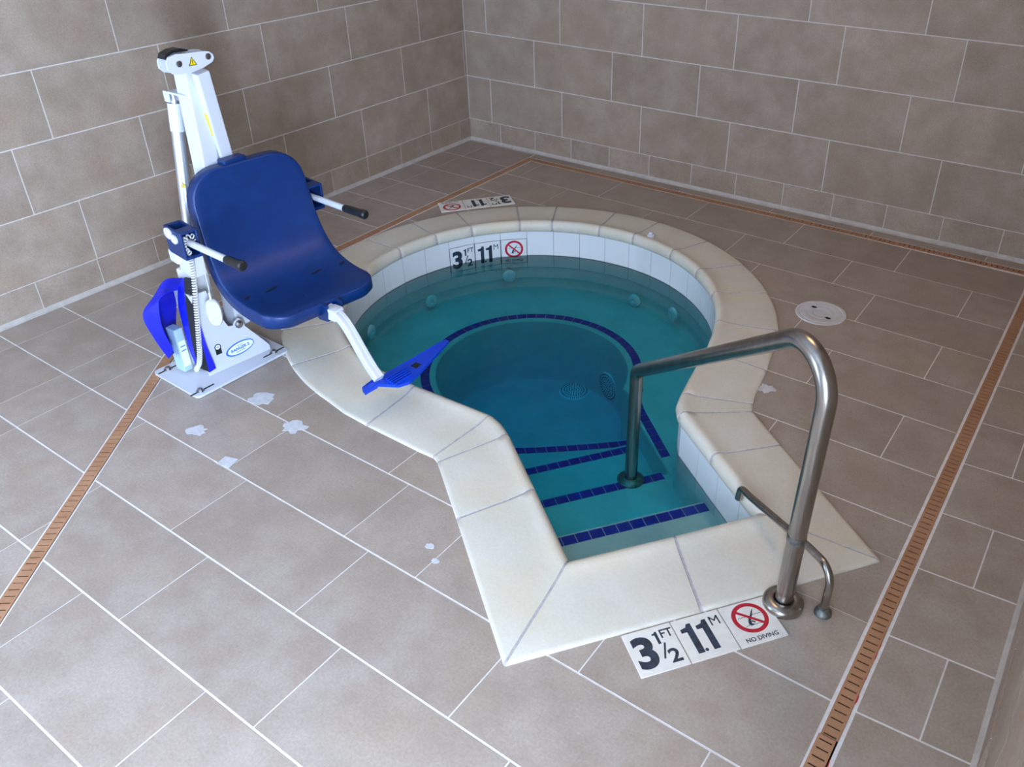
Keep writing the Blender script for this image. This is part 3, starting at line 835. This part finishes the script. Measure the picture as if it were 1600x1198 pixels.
# ------------------------------------------------------------------ small floor fittings
ac = thing('access_cover', 'round grey plastic cover set in the floor right of the tub', 'cover')
M = Matrix.Translation((3.073,-1.123,0))
bm = bmesh.new(); add_lathe(bm, [(.101,.002),(.104,.0045),(.116,.004),(.119,-.002),(.101,-.002)], M, 48); obj('ring', bm, M_LID, ac, True)
bm = bmesh.new()
add_lathe(bm, [(0,.004),(.03,.004),(.031,.003),(.033,.004),(.06,.004),(.061,.003),(.063,.004),(.096,.004),(.099,.001),(.099,-.004)], M, 48)
obj('lid', bm, M_LID, ac, True)
for x, y in ((-.046,.035),(.046,-.035)):
    bm = bmesh.new(); add_prism(bm, [(-.014,-.004),(.0,-.011),(.015,-.003),(.010,.007),(-.009,.009)], .0040, .0046, M@Matrix.Translation((x,y,0)))
    obj('finger_hole', bm, M_DARK, ac, label='dark finger hole')
pk = thing('cap', 'small white plastic cap sitting on the far right coping', 'cap')
M = Matrix.Translation((1.983,-.822,.0095))
bm = bmesh.new(); add_lathe(bm, [(.017,0),(.021,.004),(.0225,.010),(.021,.015),(.012,.020)], M, 28); obj('base', bm, M_PWHITE, pk, True)
bm = bmesh.new(); add_lathe(bm, [(.012,.019),(.0118,.027),(.010,.030),(0,.030)], M, 24); obj('stem', bm, M_PWHITE, pk, True)

# ------------------------------------------------------------------ pool lift
lift = thing('pool_lift', 'white pool lift with moulded blue seat bolted to the floor left of the tub', 'pool lift')
def rrect(x0, x1, y0, y1, r, n=5):
    out = []
    for cx, cy, a in ((x1-r,y1-r,0),(x0+r,y1-r,90),(x0+r,y0+r,180),(x1-r,y0+r,270)):
        for i in range(n+1):
            t = math.radians(a+90*i/n); out.append((cx+r*math.cos(t), cy+r*math.sin(t)))
    return out
ML_ = rotz((1.088,-2.982,0), -2)
bm = bmesh.new(); add_prism(bm, rrect(-.161,.161,-.228,.228,.02), .002, .012, ML_)
plate = obj('base_plate', bm, M_PWHITE, lift)
for sx, sy in ((-.125,-.17),(.130,-.185),(.125,.17),(-.125,.17)):
    bm = bmesh.new(); add_prism(bm, rrect(sx-.004,sx+.004,sy-.055,sy+.055,.0039,3), .0118, .0126, ML_); obj('bolt_slot', bm, M_DARK, plate)
    bm = bmesh.new(); add_lathe(bm, [(.017,.012),(.017,.015),(.0105,.015),(.0105,.024),(.006,.026),(0,.026)], ML_@Matrix.Translation((sx,sy+(-.01 if sy<0 else .0),0)), 6); obj('bolt', bm, M_BOLT, plate)
# housing: two side plates and a back, in the lift's own y-z plane
MH = rotz((1.09,-2.965,0), -7)
def yz(xc): return MH @ Matrix(((0,0,1,xc),(1,0,0,0),(0,1,0,0),(0,0,0,1)))    # local (x,y)->(world y,z)
side = [(-.118,.012),(.170,.012),(.170,.034),(.160,.050),(.080,.168),(.078,.196),(.060,.214),(.040,.206),(.032,.190),(.010,.196),(-.030,.30),(-.045,.385),(-.110,.385)]
bm = bmesh.new()
add_prism(bm, side, .067, .073, yz(0)); add_prism(bm, side, -.073, -.067, yz(0))
add_box(bm, (0,-.108,.20), (.14,.006,.37), MH)
hs = obj('housing', bm, M_PWHITE, lift)
bm = bmesh.new(); add_lathe(bm, [(.013,0),(.013,.008),(.009,.012),(0,.012)], yz(.073)@Matrix.Translation((.058,.188,0)), 6); add_lathe(bm, [(.019,0),(.019,.003),(0,.003)], yz(.073)@Matrix.Translation((.058,.188,0)), 20)
obj('pivot_bolt', bm, M_BOLT, hs, True)
bm = bmesh.new()
Mst = yz(.0735)@Matrix.Translation((.038,.080,0))@Matrix.Rotation(math.radians(4),4,'Z')
def ellipse(bm, rx, ry, z, M, mi, n=36):
    f = bm.faces.new([bm.verts.new(M@V(rx*math.cos(2*PI*i/n), ry*math.sin(2*PI*i/n), z)) for i in range(n)]); f.material_index = mi
ellipse(bm, .066,.030,.0002,Mst,1); ellipse(bm, .060,.0245,.0005,Mst@Matrix.Translation((.002,0,0)),0)
add_text(bm, 'RANGER 2', .0185, Mst@Matrix.Translation((0,-.006,.0008)), .0006, 1.0, .0001, 1, 'CENTER')
add_box(bm, (0,-.0135,.0007), (.040,.0022,.0004), Mst, 0, 1); add_box(bm, (0,.0145,.0007), (.030,.0016,.0004), Mst, 0, 1)
obj('oval_badge', bm, [M_STICK, M_STBLUE], hs)
bm = bmesh.new(); Mu = yz(.0735)@Matrix.Translation((-.055,.115,0))
add_prism(bm, [(-.013,-.024),(.013,-.024),(.013,.002),(-.013,.002)], 0, .0006, Mu, 0); add_lathe(bm, [(.0145,0),(.0145,.0006),(0,.0006)], Mu@Matrix.Translation((0,.010,0)), 20, 0); ellipse(bm, .0105,.0105,.0008,Mu@Matrix.Translation((0,.010,0)),1)
add_text(bm, 'UL', .011, Mu@Matrix.Translation((0,.0065,.0011)), .0002, 1.0, .0001, 0, 'CENTER')
obj('approval_sticker', bm, [M_BLACK, M_STICK], hs)
# mast
def box_beam(bm, p, q, w, d, xdir, mi=0, bev=.006):
    """rectangular tube from p to q; w along xdir, d across"""
    p = Vector(p); q = Vector(q); z = (q-p).normalized(); x = Vector(xdir); x = (x-z*x.dot(z)).normalized(); y = z.cross(x)
    M = Matrix(((x.x,y.x,z.x,p.x),(x.y,y.y,z.y,p.y),(x.z,y.z,z.z,p.z),(0,0,0,1))); L = (q-p).length
    add_box(bm, (0,0,L/2), (w,d,L), M, bev, mi); return M
F = Vector((.990,-.139,0)); S = Vector((.139,.990,0)); X = Vector((1,0,0)); Y = Vector((0,1,0))
mast_b = V(1.094,-2.872,.15); mast_t = V(1.094,-2.838,1.225)
bm = bmesh.new(); Mm = box_beam(bm, mast_b, mast_t, .078, .068, (1,0,0)); mast = obj('mast', bm, M_PWHITE, lift)
hang_t = V(1.158,-2.828,1.205); hang_b = V(1.095,-2.745,.62)
bm = bmesh.new(); Mh_ = box_beam(bm, hang_t, hang_b, .036, .055, (1,0,0)); hang = obj('hanger_bar', bm, M_PWHITE, lift)
bm = bmesh.new()
Msl = frame(hang_t.lerp(hang_b,.34)+V(0,-.0282,0), tuple((hang_b-hang_t).normalized()), (1,0,0))
add_prism(bm, rrect(-.048,.048,-.014,.014,.005), -.0002, .0006, Msl, 1)
add_prism(bm, rrect(-.046,.046,-.012,.012,.005), .0004, .0008, Msl, 0)
obj('warning_strip', bm, [M_STYEL, M_STICK], hang)
# link plates across the top
lk = [(-.075,.010),(-.065,.028),(-.032,.034),(0,.030),(.075,.025),(.098,.020),(.113,.008),(.114,-.006),(.105,-.018),(.085,-.024),(.06,-.032),(.02,-.038),(-.04,-.036),(-.06,-.030),(-.075,-.014)][::-1]
Mk = lambda x: Matrix(((0,0,1,x),(1,0,0,-2.892),(0,1,0,1.254),(0,0,0,1)))
bm = bmesh.new(); add_prism(bm, lk, 0, .006, Mk(1.180)); add_prism(bm, lk, 0, .006, Mk(1.128)); add_box(bm, (1.155,-2.887,1.274), (.050,.05,.004))
link = obj('link_plate', bm, M_PWHITE, lift)
for y, z in ((-2.922,1.254),(-2.802,1.258)):
    bm = bmesh.new(); add_lathe(bm, [(.011,0),(.011,.004),(.005,.006),(0,.006)], Matrix(((0,0,1,1.186),(1,0,0,y),(0,1,0,z),(0,0,0,1))), 20)
    obj('pivot_pin', bm, M_BOLT, link, True)
def tri_sign(M, s, parent):
    bm = bmesh.new()
    add_prism(bm, [(-s,-s*.8),(s,-s*.8),(0,s)], 0, .0006, M, 1); add_prism(bm, [(-s*.78,-s*.67),(s*.78,-s*.67),(0,s*.75)], .0004, .0009, M, 0)
    add_box(bm, (0,0,.0011), (s*.14,s*.6,.0004), M, 0, 1); add_box(bm, (0,-s*.5,.0011), (s*.14,s*.14,.0004), M, 0, 1)
    obj('warning_triangle', bm, [M_YELLOW, M_BLACK], parent)
tri_sign(Matrix(((0,0,1,1.1862),(1,0,0,-2.868),(0,1,0,1.252),(0,0,0,1))), .017, link)
bm = bmesh.new(); add_prism(bm, [(-.070,.020),(-.062,.036),(-.03,.046),(.0,.046),(.03,.036),(.025,.032),(-.03,.036),(-.055,.028),(-.065,.018)], -.012, .03, Mk(1.140)); obj('rubber_bumper', bm, M_BLACK, link)
# actuator behind the mast
act_t = V(1.0,-2.862,1.075); act_b = V(1.0,-2.962,.33)
bm = bmesh.new(); add_tube(bm, [act_t.lerp(act_b,.13), act_b], .025, 24); act = obj('actuator', bm, M_ALU, lift, True)
bm = bmesh.new(); add_tube(bm, [act_t, act_t.lerp(act_b,.14)], .0265, 24); obj('end_cap', bm, M_PWHITE, act, True)
bm = bmesh.new(); add_tube(bm, [act_t+V(0,.003,.035), act_t], .015, 16); add_box(bm, tuple(act_t+V(.03,.01,.03)), (.07,.03,.03)); obj('rod_clevis', bm, M_ALU, act)
bm = bmesh.new(); add_box(bm, tuple(act_t+V(.055,.0,.045)), (.11,.045,.008)); add_box(bm, tuple(act_t+V(.0,-.024,.030)), (.03,.006,.04)); obj('mast_lug', bm, M_PWHITE, mast)
bm = bmesh.new(); add_box(bm, (1.035,-2.985,.36), (.11,.075,.16), None, .012); obj('motor_case', bm, M_PLWHITE, act)
tri_sign(frame(act_t.lerp(act_b,.41)+V(.020,-.0165,0), (.64,.77,0), (0,.1,1)), .012, act)

# seat shell: profile (forward f, height z) from the top of the back to the front edge
SO = V(1.3714,-2.780,0)
PR = [(-.165,.852),(-.162,.815),(-.155,.76),(-.142,.68),(-.125,.605),(-.100,.535),(-.065,.478),(-.020,.440),(.035,.420),(.10,.410),(.18,.409),(.25,.410),(.285,.402)]
def spline(P, n):
    out = []
    for i in range(len(P)-1):
        p0 = P[max(i-1,0)]; p1 = P[i]; p2 = P[i+1]; p3_ = P[min(i+2,len(P)-1)]
        for k in range(n):
            t = k/n
            out.append(tuple(.5*((2*p1[a])+(-p0[a]+p2[a])*t+(2*p0[a]-5*p1[a]+4*p2[a]-p3_[a])*t*t+(-p0[a]+3*p1[a]-3*p2[a]+p3_[a])*t**3) for a in range(len(p1))))
    out.append(tuple(P[-1])); return out
PS = spline(PR, 5)
acc = [0]
for a, b in zip(PS, PS[1:]): acc.append(acc[-1]+math.hypot(b[0]-a[0], b[1]-a[1]))
LT = acc[-1]
def half_w(s):
    """half width at arc length s, with rounded corners at both ends"""
    t = s/LT; w = .232+.016*min(1, t/.55)-.012*max(0,(t-.65)/.35)
    r0 = .115; r1 = .085
    if s < r0: w = w-r0+math.sqrt(max(0, r0*r0-(r0-s)**2))
    if LT-s < r1: w = w-r1+math.sqrt(max(0, r1*r1-(r1-(LT-s))**2))
    return w
# resample densely near the ends
ss = sorted(set([0,.003,.010,.02,.035,.055,.08,.115]+[.115+(LT-.2)*i/26 for i in range(27)]+[LT-.085+.085*k for k in (0,.25,.45,.62,.76,.87,.95,.985,1)]))
def prof_at(s):
    for i in range(len(acc)-1):
        if s <= acc[i+1]+1e-9:
            t = (s-acc[i])/(acc[i+1]-acc[i]); a, b = PS[i], PS[i+1]
            return Vector((a[0]+(b[0]-a[0])*t, a[1]+(b[1]-a[1])*t)), Vector((b[0]-a[0], b[1]-a[1])).normalized()
    return Vector(PS[-1]), Vector((1,0))
NV = 20
bm = bmesh.new(); front = []; back = []; rim1 = []; 
def sp(f, z, v): return SO+F*f+S*v+V(0,0,z)
for s in ss:
    p, t = prof_at(s); n = Vector((-t.y, t.x))
    if n.x < 0 and n.y < 0: n = -n
    n = Vector((-t.y,t.x)) if (-t.y*1+t.x*1) > 0 else Vector((t.y,-t.x))
    w = half_w(s); rf = []; rb = []
    for k in range(NV+1):
        a = -1+2*k/NV; v = w*a
        dish = -.016*(1-a*a)*math.sin(PI*min(1,max(0,s/LT)))**.7
        q = p+n*dish; rf.append(bm.verts.new(sp(q.x, q.y, v)))
        q = p-n*.028+n*dish; rb.append(bm.verts.new(sp(q.x, q.y, v*.96)))
    front.append(rf); back.append(rb)
# boundary loop, then roll it back to make the thick rim
loop = [(i,0) for i in range(len(ss))]+[(len(ss)-1,k) for k in range(1,NV+1)]+[(i,NV) for i in range(len(ss)-2,-1,-1)]+[(0,k) for k in range(NV-1,0,-1)]
for a, b in zip(front, front[1:]):
    for k in range(NV): bm.faces.new((a[k], a[k+1], b[k+1], b[k]))
for a, b in zip(back, back[1:]):
    for k in range(NV): bm.faces.new((b[k], b[k+1], a[k+1], a[k]))
pos = [front[i][k].co.copy() for i, k in loop]; cen = []
rings = [[front[i][k] for i, k in loop]]
for off, dn in ((.003,.001),(.006,.005),(.008,.052),(.003,.056)):
    R = []
    for j, (i, k) in enumerate(loop):
        p, t = prof_at(ss[i]); n = Vector((-t.y,t.x)) if (-t.y+t.x) > 0 else Vector((t.y,-t.x))
        a, b = pos[j-1], pos[(j+1)%len(loop)]; tg = (b-a).normalized()
        n3 = F*n.x+V(0,0,n.y); o3 = tg.cross(n3).normalized()
        ctr = sp(*prof_at(ss[max(6,min(len(ss)-6,i))])[0], 0)
        if o3.dot(pos[j]-ctr) < 0: o3 = -o3
        R.append(bm.verts.new(pos[j]+o3*off-n3*dn))
    rings.append(R)
rings.append([back[i][k] for i, k in loop])
for A, B in zip(rings, rings[1:]):
    m = len(A)
    for j in range(m):
        try: bm.faces.new((A[j], A[(j+1)%m], B[(j+1)%m], B[j]))
        except ValueError: pass
bmesh.ops.remove_doubles(bm, verts=bm.verts, dist=.0004)
bmesh.ops.recalc_face_normals(bm, faces=bm.faces)
seat = obj('seat', bm, M_BLUE, lift, True, ang=60)
# drain slots in the seat
bm = bmesh.new()
for v, f, rot in ((-.105,.045,8),(.105,.045,8),(-.212,.05,20),(.218,.065,20)):
    s_len = .030
    d0 = -.016*(1-(v/.25)**2)*.75
    M = frame(sp(f, .4145+d0*.8+.0022, v), (S.x,S.y,0), (-F.x,-F.y,.0))@Matrix.Rotation(math.radians(rot),4,'Z')
    bm = bmesh.new(); ellipse(bm, s_len if abs(v) < .2 else .018, .006, 0, M, 0, 20); obj('drain_slot', bm, M_DARK, seat)
# seat mounting block behind the back and hook lip on its top edge
bm = bmesh.new(); add_box(bm, tuple(sp(-.215,.66,.03)), (.08,.16,.22), None, .01); add_box(bm, tuple(sp(-.205,.862,-.03)), (.05,.10,.02), None, .006)
obj('mounting_block', bm, M_BLUE, seat)
# armrests
for sgn, name in ((-1,'left'),(1,'right')):
    ctr = V(1.212,-3.088,.648) if sgn < 0 else V(1.200,-2.478,.632)
    bm = bmesh.new(); M = Matrix.Translation(ctr) @ Matrix(((F.x,S.x,0,0),(F.y,S.y,0,0),(0,0,1,0),(0,0,0,1))) @ Matrix.Diagonal((1.3,1,1,1))
    # hollow open bracket: two cheeks, a top and a back
    add_box(bm, (0,-.030,0), (.10,.010,.105), M, .003); add_box(bm, (0,.030,0), (.10,.010,.105), M, .003)
    add_box(bm, (-.045,0,0), (.012,.06,.105), M, .003); add_box(bm, (.0,0,-.052), (.10,.066,.012), M, .003)
    add_box(bm, (.03,0,.048), (.04,.066,.010), M, .003)
    if sgn > 0: add_prism(bm, [(-.05,-.10),(.03,-.058),(.05,-.055),(.05,-.045),(-.05,-.045)], -.03, .03, M@Matrix(((1,0,0,0),(0,0,-1,0),(0,1,0,0),(0,0,0,1))))
    br = obj('armrest_bracket', bm, M_BLUE, lift)
    if sgn < 0:
        bm = bmesh.new(); add_lathe(bm, [(.022,0),(.022,.006),(.016,.010),(0,.010)], M@Matrix(((1,0,0,-.02),(0,0,-1,-.035),(0,1,0,.03),(0,0,0,1))), 20)
        add_lathe(bm, [(.018,0),(.018,.006),(.012,.010),(0,.010)], M@Matrix(((1,0,0,.012),(0,0,-1,-.035),(0,1,0,.018),(0,0,0,1))), 20)
        obj('pivot_cap', bm, M_PLWHITE, br, True, label='white pivot cap')
        bm = bmesh.new(); add_box(bm, (-.02,.02,-.105), (.075,.06,.10), M, .006); add_box(bm, (-.05,-.01,-.082), (.05,.04,.05), M, .008); obj('side_bracket', bm, M_PWHITE, br)
    a0, a1, a2 = (V(1.225,-3.083,.641), V(1.502,-3.110,.650), V(1.606,-3.120,.657)) if sgn < 0 else (V(1.165,-2.468,.619), V(1.441,-2.490,.621), V(1.571,-2.500,.626))
    bm = bmesh.new(); add_tube(bm, [a0, a1], .0135, 20); arm = obj('armrest', bm, M_PWHITE, lift, True)
    bm = bmesh.new(); add_tube(bm, [a1.lerp(a2,-.05), a1, a1.lerp(a2,.3), a1.lerp(a2,.72), a1.lerp(a2,.76), a1.lerp(a2,.95), a2], [.0145,.0165,.0172,.0172,.019,.019,.013], 20); obj('grip', bm, M_BLACK, arm, True, label='black rubber grip')
# leg and footrest
bm = bmesh.new()
M = Matrix.Translation(sp(.275,.350,.00)) @ Matrix(((F.x,S.x,0,0),(F.y,S.y,0,0),(0,0,1,0),(0,0,0,1)))
add_prism(bm, [(-.10,.055),(.045,.05),(.05,.022),(.04,-.018),(-.02,-.028),(-.06,.0)], -.036, -.026, M@Matrix(((1,0,0,0),(0,0,-1,0),(0,1,0,0),(0,0,0,1))))
add_prism(bm, [(-.10,.055),(.045,.05),(.05,.022),(.04,-.018),(-.02,-.028),(-.06,.0)], .026, .036, M@Matrix(((1,0,0,0),(0,0,-1,0),(0,1,0,0),(0,0,0,1))))
obj('leg_bracket', bm, M_BLUE, seat)
lp = spline([(.27,.372),(.338,.368),(.375,.355),(.408,.330),(.440,.296),(.472,.258),(.505,.222),(.535,.192),(.57,.168)], 5)
bm = bmesh.new(); lpts = [sp(f, z, -.008) for f, z in lp]
sec = [(-1,-.6),(-.8,-.8),(.8,-.8),(1,-.6),(1,.6),(.8,.8),(.25,.8),(.2,.6),(-.2,.6),(-.25,.8),(-.8,.8),(-1,.6)]
add_tube(bm, lpts, .0195, sec=sec); add_box(bm, tuple(sp(.330,.366,-.008)), (.05,.05,.048), None, .006)
leg = obj('footrest_arm', bm, M_PWHITE, lift, True, ang=30)
# foot platform: tilted board, outline in (across, along)
MFt = frame(V(1.965,-2.78,.155), (.06,.998,.0), (-.998,.06,.0))
bm = bmesh.new()
outl = [(1.909,-2.935),(1.933,-2.945),(1.940,-2.885),(2.012,-2.846),(2.031,-2.805),(2.017,-2.728),(1.990,-2.620),(1.955,-2.488),(1.933,-2.490),(1.928,-2.672),(1.918,-2.797),(1.911,-2.822),(1.900,-2.838)]
add_prism(bm, outl, .143, .155)
add_box(bm, (.06,.046,-.010), (.42,.008,.024), MFt, .003)
add_prism(bm, [(1.900,-2.843),(1.909,-2.935),(1.933,-2.945),(1.938,-2.884)], .135, .157)
bmesh.ops.recalc_face_normals(bm, faces=bm.faces)
ft = obj('footrest', bm, M_BRIGHTBLUE, lift)
for k in range(5):
    bm = bmesh.new(); add_box(bm, (-.015-.004*k,.012-.0135*k,.001), (.105-.004*k,.0060,.014), MFt, .001); obj('tread_rib', bm, M_BRIGHTBLUE, ft)
bm = bmesh.new(); add_prism(bm, [(.060,-.020),(.092,-.016),(.090,.014),(.058,.012)], .0002, .0010, MFt); obj('square_recess', bm, M_DARK, ft, label='dark square opening')
# battery under the cover
bm = bmesh.new(); add_box(bm, (1.03,-3.122,.125), (.06,.040,.20), None, .006); bat = obj('battery_pack', bm, M_LBOX, lift)
bm = bmesh.new(); add_box(bm, (1.0605,-3.122,.11), (.0012,.030,.12)); add_box(bm, (1.0612,-3.122,.145), (.0012,.022,.004),None,0,1); add_box(bm, (1.0612,-3.122,.125), (.0012,.022,.004),None,0,1); obj('battery_label', bm, [M_STICK, M_STBLUE], bat)

# hand control with its coiled cord, hanging beside the seat
hc = thing('hand_control', 'white oval hand control hanging from the left armrest on a coiled cord', 'remote control')
def onpx(x): return x
HM = frame((1.210,-3.037,.312), (.56,.83,0), (.05,.02,1))
bm = bmesh.new()
pts = [(.030*(abs(math.cos(t))**.8)*(1 if math.cos(t)>0 else -1), .060*(abs(math.sin(t))**.75)*(1 if math.sin(t)>0 else -1)) for t in [2*PI*i/28 for i in range(28)]]
lo = [bm.verts.new(HM@V(x*.9,y*.95,-.012)) for x, y in pts]; m1 = [bm.verts.new(HM@V(x,y,-.004)) for x, y in pts]; m2 = [bm.verts.new(HM@V(x,y,.006)) for x, y in pts]; hi = [bm.verts.new(HM@V(x*.86,y*.92,.013)) for x, y in pts]
for A, B in ((lo,m1),(m1,m2),(m2,hi)):
    for i in range(28): bm.faces.new((A[i],A[(i+1)%28],B[(i+1)%28],B[i]))
bm.faces.new(lo[::-1]); bm.faces.new(hi); bmesh.ops.recalc_face_normals(bm, faces=bm.faces)
obj('body', bm, M_PLWHITE, hc, True)
bm = bmesh.new(); add_lathe(bm, [(.009,.0132),(.008,.0142),(.006,.0136),(0,.0140)], HM@Matrix.Translation((0,-.026,0)), 20); obj('button', bm, M_PLWHITE, hc, True)
bm = bmesh.new()
wpts = spline([(1.255,-3.075,.640),(1.250,-3.051,.597),(1.230,-3.045,.500),(1.222,-3.041,.425),tuple(HM@V(0,.085,0)),tuple(HM@V(0,.055,0))], 6)
add_tube(bm, wpts, .0022, 8); add_tube(bm, [HM@V(0,.090,0), HM@V(0,.055,0)], .0048, 10); obj('lead', bm, M_PLWHITE, hc, True)
bm = bmesh.new()
cp = spline([(1.262,-3.060,.640),(1.255,-3.075,.668),(1.248,-3.104,.662),(1.250,-3.112,.630),(1.250,-3.098,.600),(1.237,-3.098,.509),(1.224,-3.113,.372),(1.206,-3.128,.226),(1.185,-3.130,.145),(1.15,-3.125,.085),(1.095,-3.108,.040),(1.066,-3.092,.014)], 60)
hel = []
tot = 0; prev = None
for i, p in enumerate(cp):
    p = Vector(p)
    q = Vector(cp[min(i+1,len(cp)-1)]); r = Vector(cp[max(i-1,0)]); t = (q-r).normalized()
    if prev is not None: tot += (p-prev).length
    prev = p
    a = t.cross(V(.3,.8,.1)).normalized(); b = t.cross(a); ph = tot/.0115*2*PI
    hel.append((p, a, b, tot))
# resample evenly along the centre line
bm2 = bm; L_c = hel[-1][3]; pts = []; j = 0; nst = int(L_c/.0115*9)
for k in range(nst+1):
    s = L_c*k/nst
    while j < len(hel)-2 and hel[j+1][3] < s: j += 1
    f = (s-hel[j][3])/max(1e-9, hel[j+1][3]-hel[j][3]); f = min(1, max(0, f))
    p = hel[j][0].lerp(hel[j+1][0], f); a = hel[j][1]; b = hel[j][2]; ph = s/.0115*2*PI
    pts.append(p+a*math.cos(ph)*.0080+b*math.sin(ph)*.0080)
add_tube(bm, pts, .0031, 6); obj('coiled_cord', bm, M_PLWHITE, hc, True)

# blue fabric cover pulled aside from the battery
fc = thing('fabric_cover', 'crumpled royal blue fabric cover hanging off the back of the lift base', 'cover')
def cloth(name, rows, mt, parent, th=.0025, sub=4, seed=1, wrinkle=.004):
    '''rows of control points (top to bottom): straight folds across, soft curve down, small wrinkles'''
    rnd = random.Random(seed); bm = bmesh.new(); G = []
    cols = len(rows[0]); full = [spline([r[c] for r in rows], 5) for c in range(cols)]
    for i in range(len(full[0])):
        line = []
        for c in range(cols-1):
            p, q = Vector(full[c][i]), Vector(full[c+1][i])
            for k in range(sub):
                w = p.lerp(q, k/sub)
                if 0 < k: w += Vector((rnd.uniform(-1,1), rnd.uniform(-1,1), rnd.uniform(-1,1)))*wrinkle
                line.append(bm.verts.new(w))
        line.append(bm.verts.new(full[-1][i])); G.append(line)
    for a, b in zip(G, G[1:]):
        for k in range(len(a)-1): bm.faces.new((a[k], a[k+1], b[k+1], b[k]))
    bmesh.ops.recalc_face_normals(bm, faces=bm.faces)
    bmesh.ops.solidify(bm, geom=list(bm.faces), thickness=th)
    return obj(name, bm, mt, parent, True, ang=38)
cloth('outer_flap', [
    [(1.080,-3.083,.397),(1.030,-3.029,.412),(.980,-3.005,.345)],
    [(1.080,-3.132,.404),(1.000,-3.086,.418),(.955,-3.019,.335)],
    [(1.080,-3.160,.400),(1.000,-3.150,.372),(.945,-3.035,.300)],
    [(1.080,-3.179,.380),(1.000,-3.214,.316),(.945,-3.043,.258)],
    [(1.080,-3.193,.279),(1.020,-3.208,.214),(.950,-3.070,.175)],
    [(1.090,-3.181,.171),(1.050,-3.189,.115),(.975,-3.090,.090)]], M_NYLON, fc, seed=3)
cloth('inner_panel', [
    [(1.060,-3.073,.404),(1.100,-3.062,.445)],
    [(1.068,-3.098,.330),(1.112,-3.088,.375)],
    [(1.070,-3.103,.261),(1.120,-3.100,.300)],
    [(1.090,-3.115,.137),(1.140,-3.122,.173)],
    [(1.110,-3.114,.059),(1.150,-3.126,.074)]], M_NYLON, fc, seed=5)
cloth('lining', [
    [(1.101,-3.062,.447),(1.140,-3.052,.453)],
    [(1.121,-3.100,.305),(1.162,-3.092,.312)],
    [(1.141,-3.123,.173),(1.176,-3.102,.170)],
    [(1.151,-3.127,.074),(1.182,-3.104,.050)]], M_LINING, fc, wrinkle=.001)
cloth('front_edge', [
    [(1.170,-3.094,.290),(1.174,-3.088,.285)],
    [(1.178,-3.103,.166),(1.182,-3.088,.166)],
    [(1.182,-3.106,.050),(1.184,-3.074,.056)]], M_NYLON, fc, wrinkle=.001)

# ------------------------------------------------------------------ light
def area(name, loc, rot, sx, sy, power, col):
    l = bpy.data.lights.new(name, 'AREA'); l.shape = 'RECTANGLE'; l.size = sx; l.size_y = sy; l.energy = power; l.color = col
    o = bpy.data.objects.new(name, l); COL.objects.link(o); o.location = loc; o.rotation_euler = rot; return o
area('window_daylight', ((WX0+WX1)/2, YF-.10, (WZ0+WZ1)/2), (PI/2,0,0), WX1-WX0, WZ1-WZ0, 80, (.50,.68,1.0))
area('side_daylight', (XR+.10, (VY0+VY1)/2, (WZ0+WZ1)/2), (PI/2,0,PI/2), VY1-VY0, WZ1-WZ0, 300, (.52,.70,1.0))
area('ceiling_lamp', (3.0,-1.9,ZC_-.02), (0,0,0), .6, .6, 11, (1,.62,.32))
w = bpy.data.worlds.new('World'); SC.world = w; w.use_nodes = True
w.node_tree.nodes['Background'].inputs[0].default_value = (.7,.8,1,1); w.node_tree.nodes['Background'].inputs[1].default_value = .4

# ------------------------------------------------------------------ camera
yaw, pitch, roll = -5.96274393e-01, 5.52087243e-01, -2.39921635e-03
f_ = V(math.sin(yaw)*math.cos(pitch), math.cos(yaw)*math.cos(pitch), -math.sin(pitch)); r_ = V(math.cos(yaw), -math.sin(yaw), 0); u_ = r_.cross(f_)
r2 = r_*math.cos(roll)+u_*math.sin(roll); u2 = -r_*math.sin(roll)+u_*math.cos(roll)
cam = bpy.data.cameras.new('Camera'); co = bpy.data.objects.new('Camera', cam); COL.objects.link(co)
co.matrix_world = Matrix(((r2.x,u2.x,-f_.x,4.04972230),(r2.y,u2.y,-f_.y,-4.69815080),(r2.z,u2.z,-f_.z,1.96307103),(0,0,0,1)))
cam.sensor_width = 36; cam.lens = 36*1323.43509/1600; cam.shift_x = -87.19/1600; cam.shift_y = -53.61/1600; cam.clip_start = .02
SC.camera = co
SC.view_settings.view_transform = 'Standard'; SC.view_settings.look = 'None'; SC.view_settings.gamma = 1; SC.view_settings.exposure = 0
try: SC.view_settings.use_curve_mapping = False
except Exception: pass
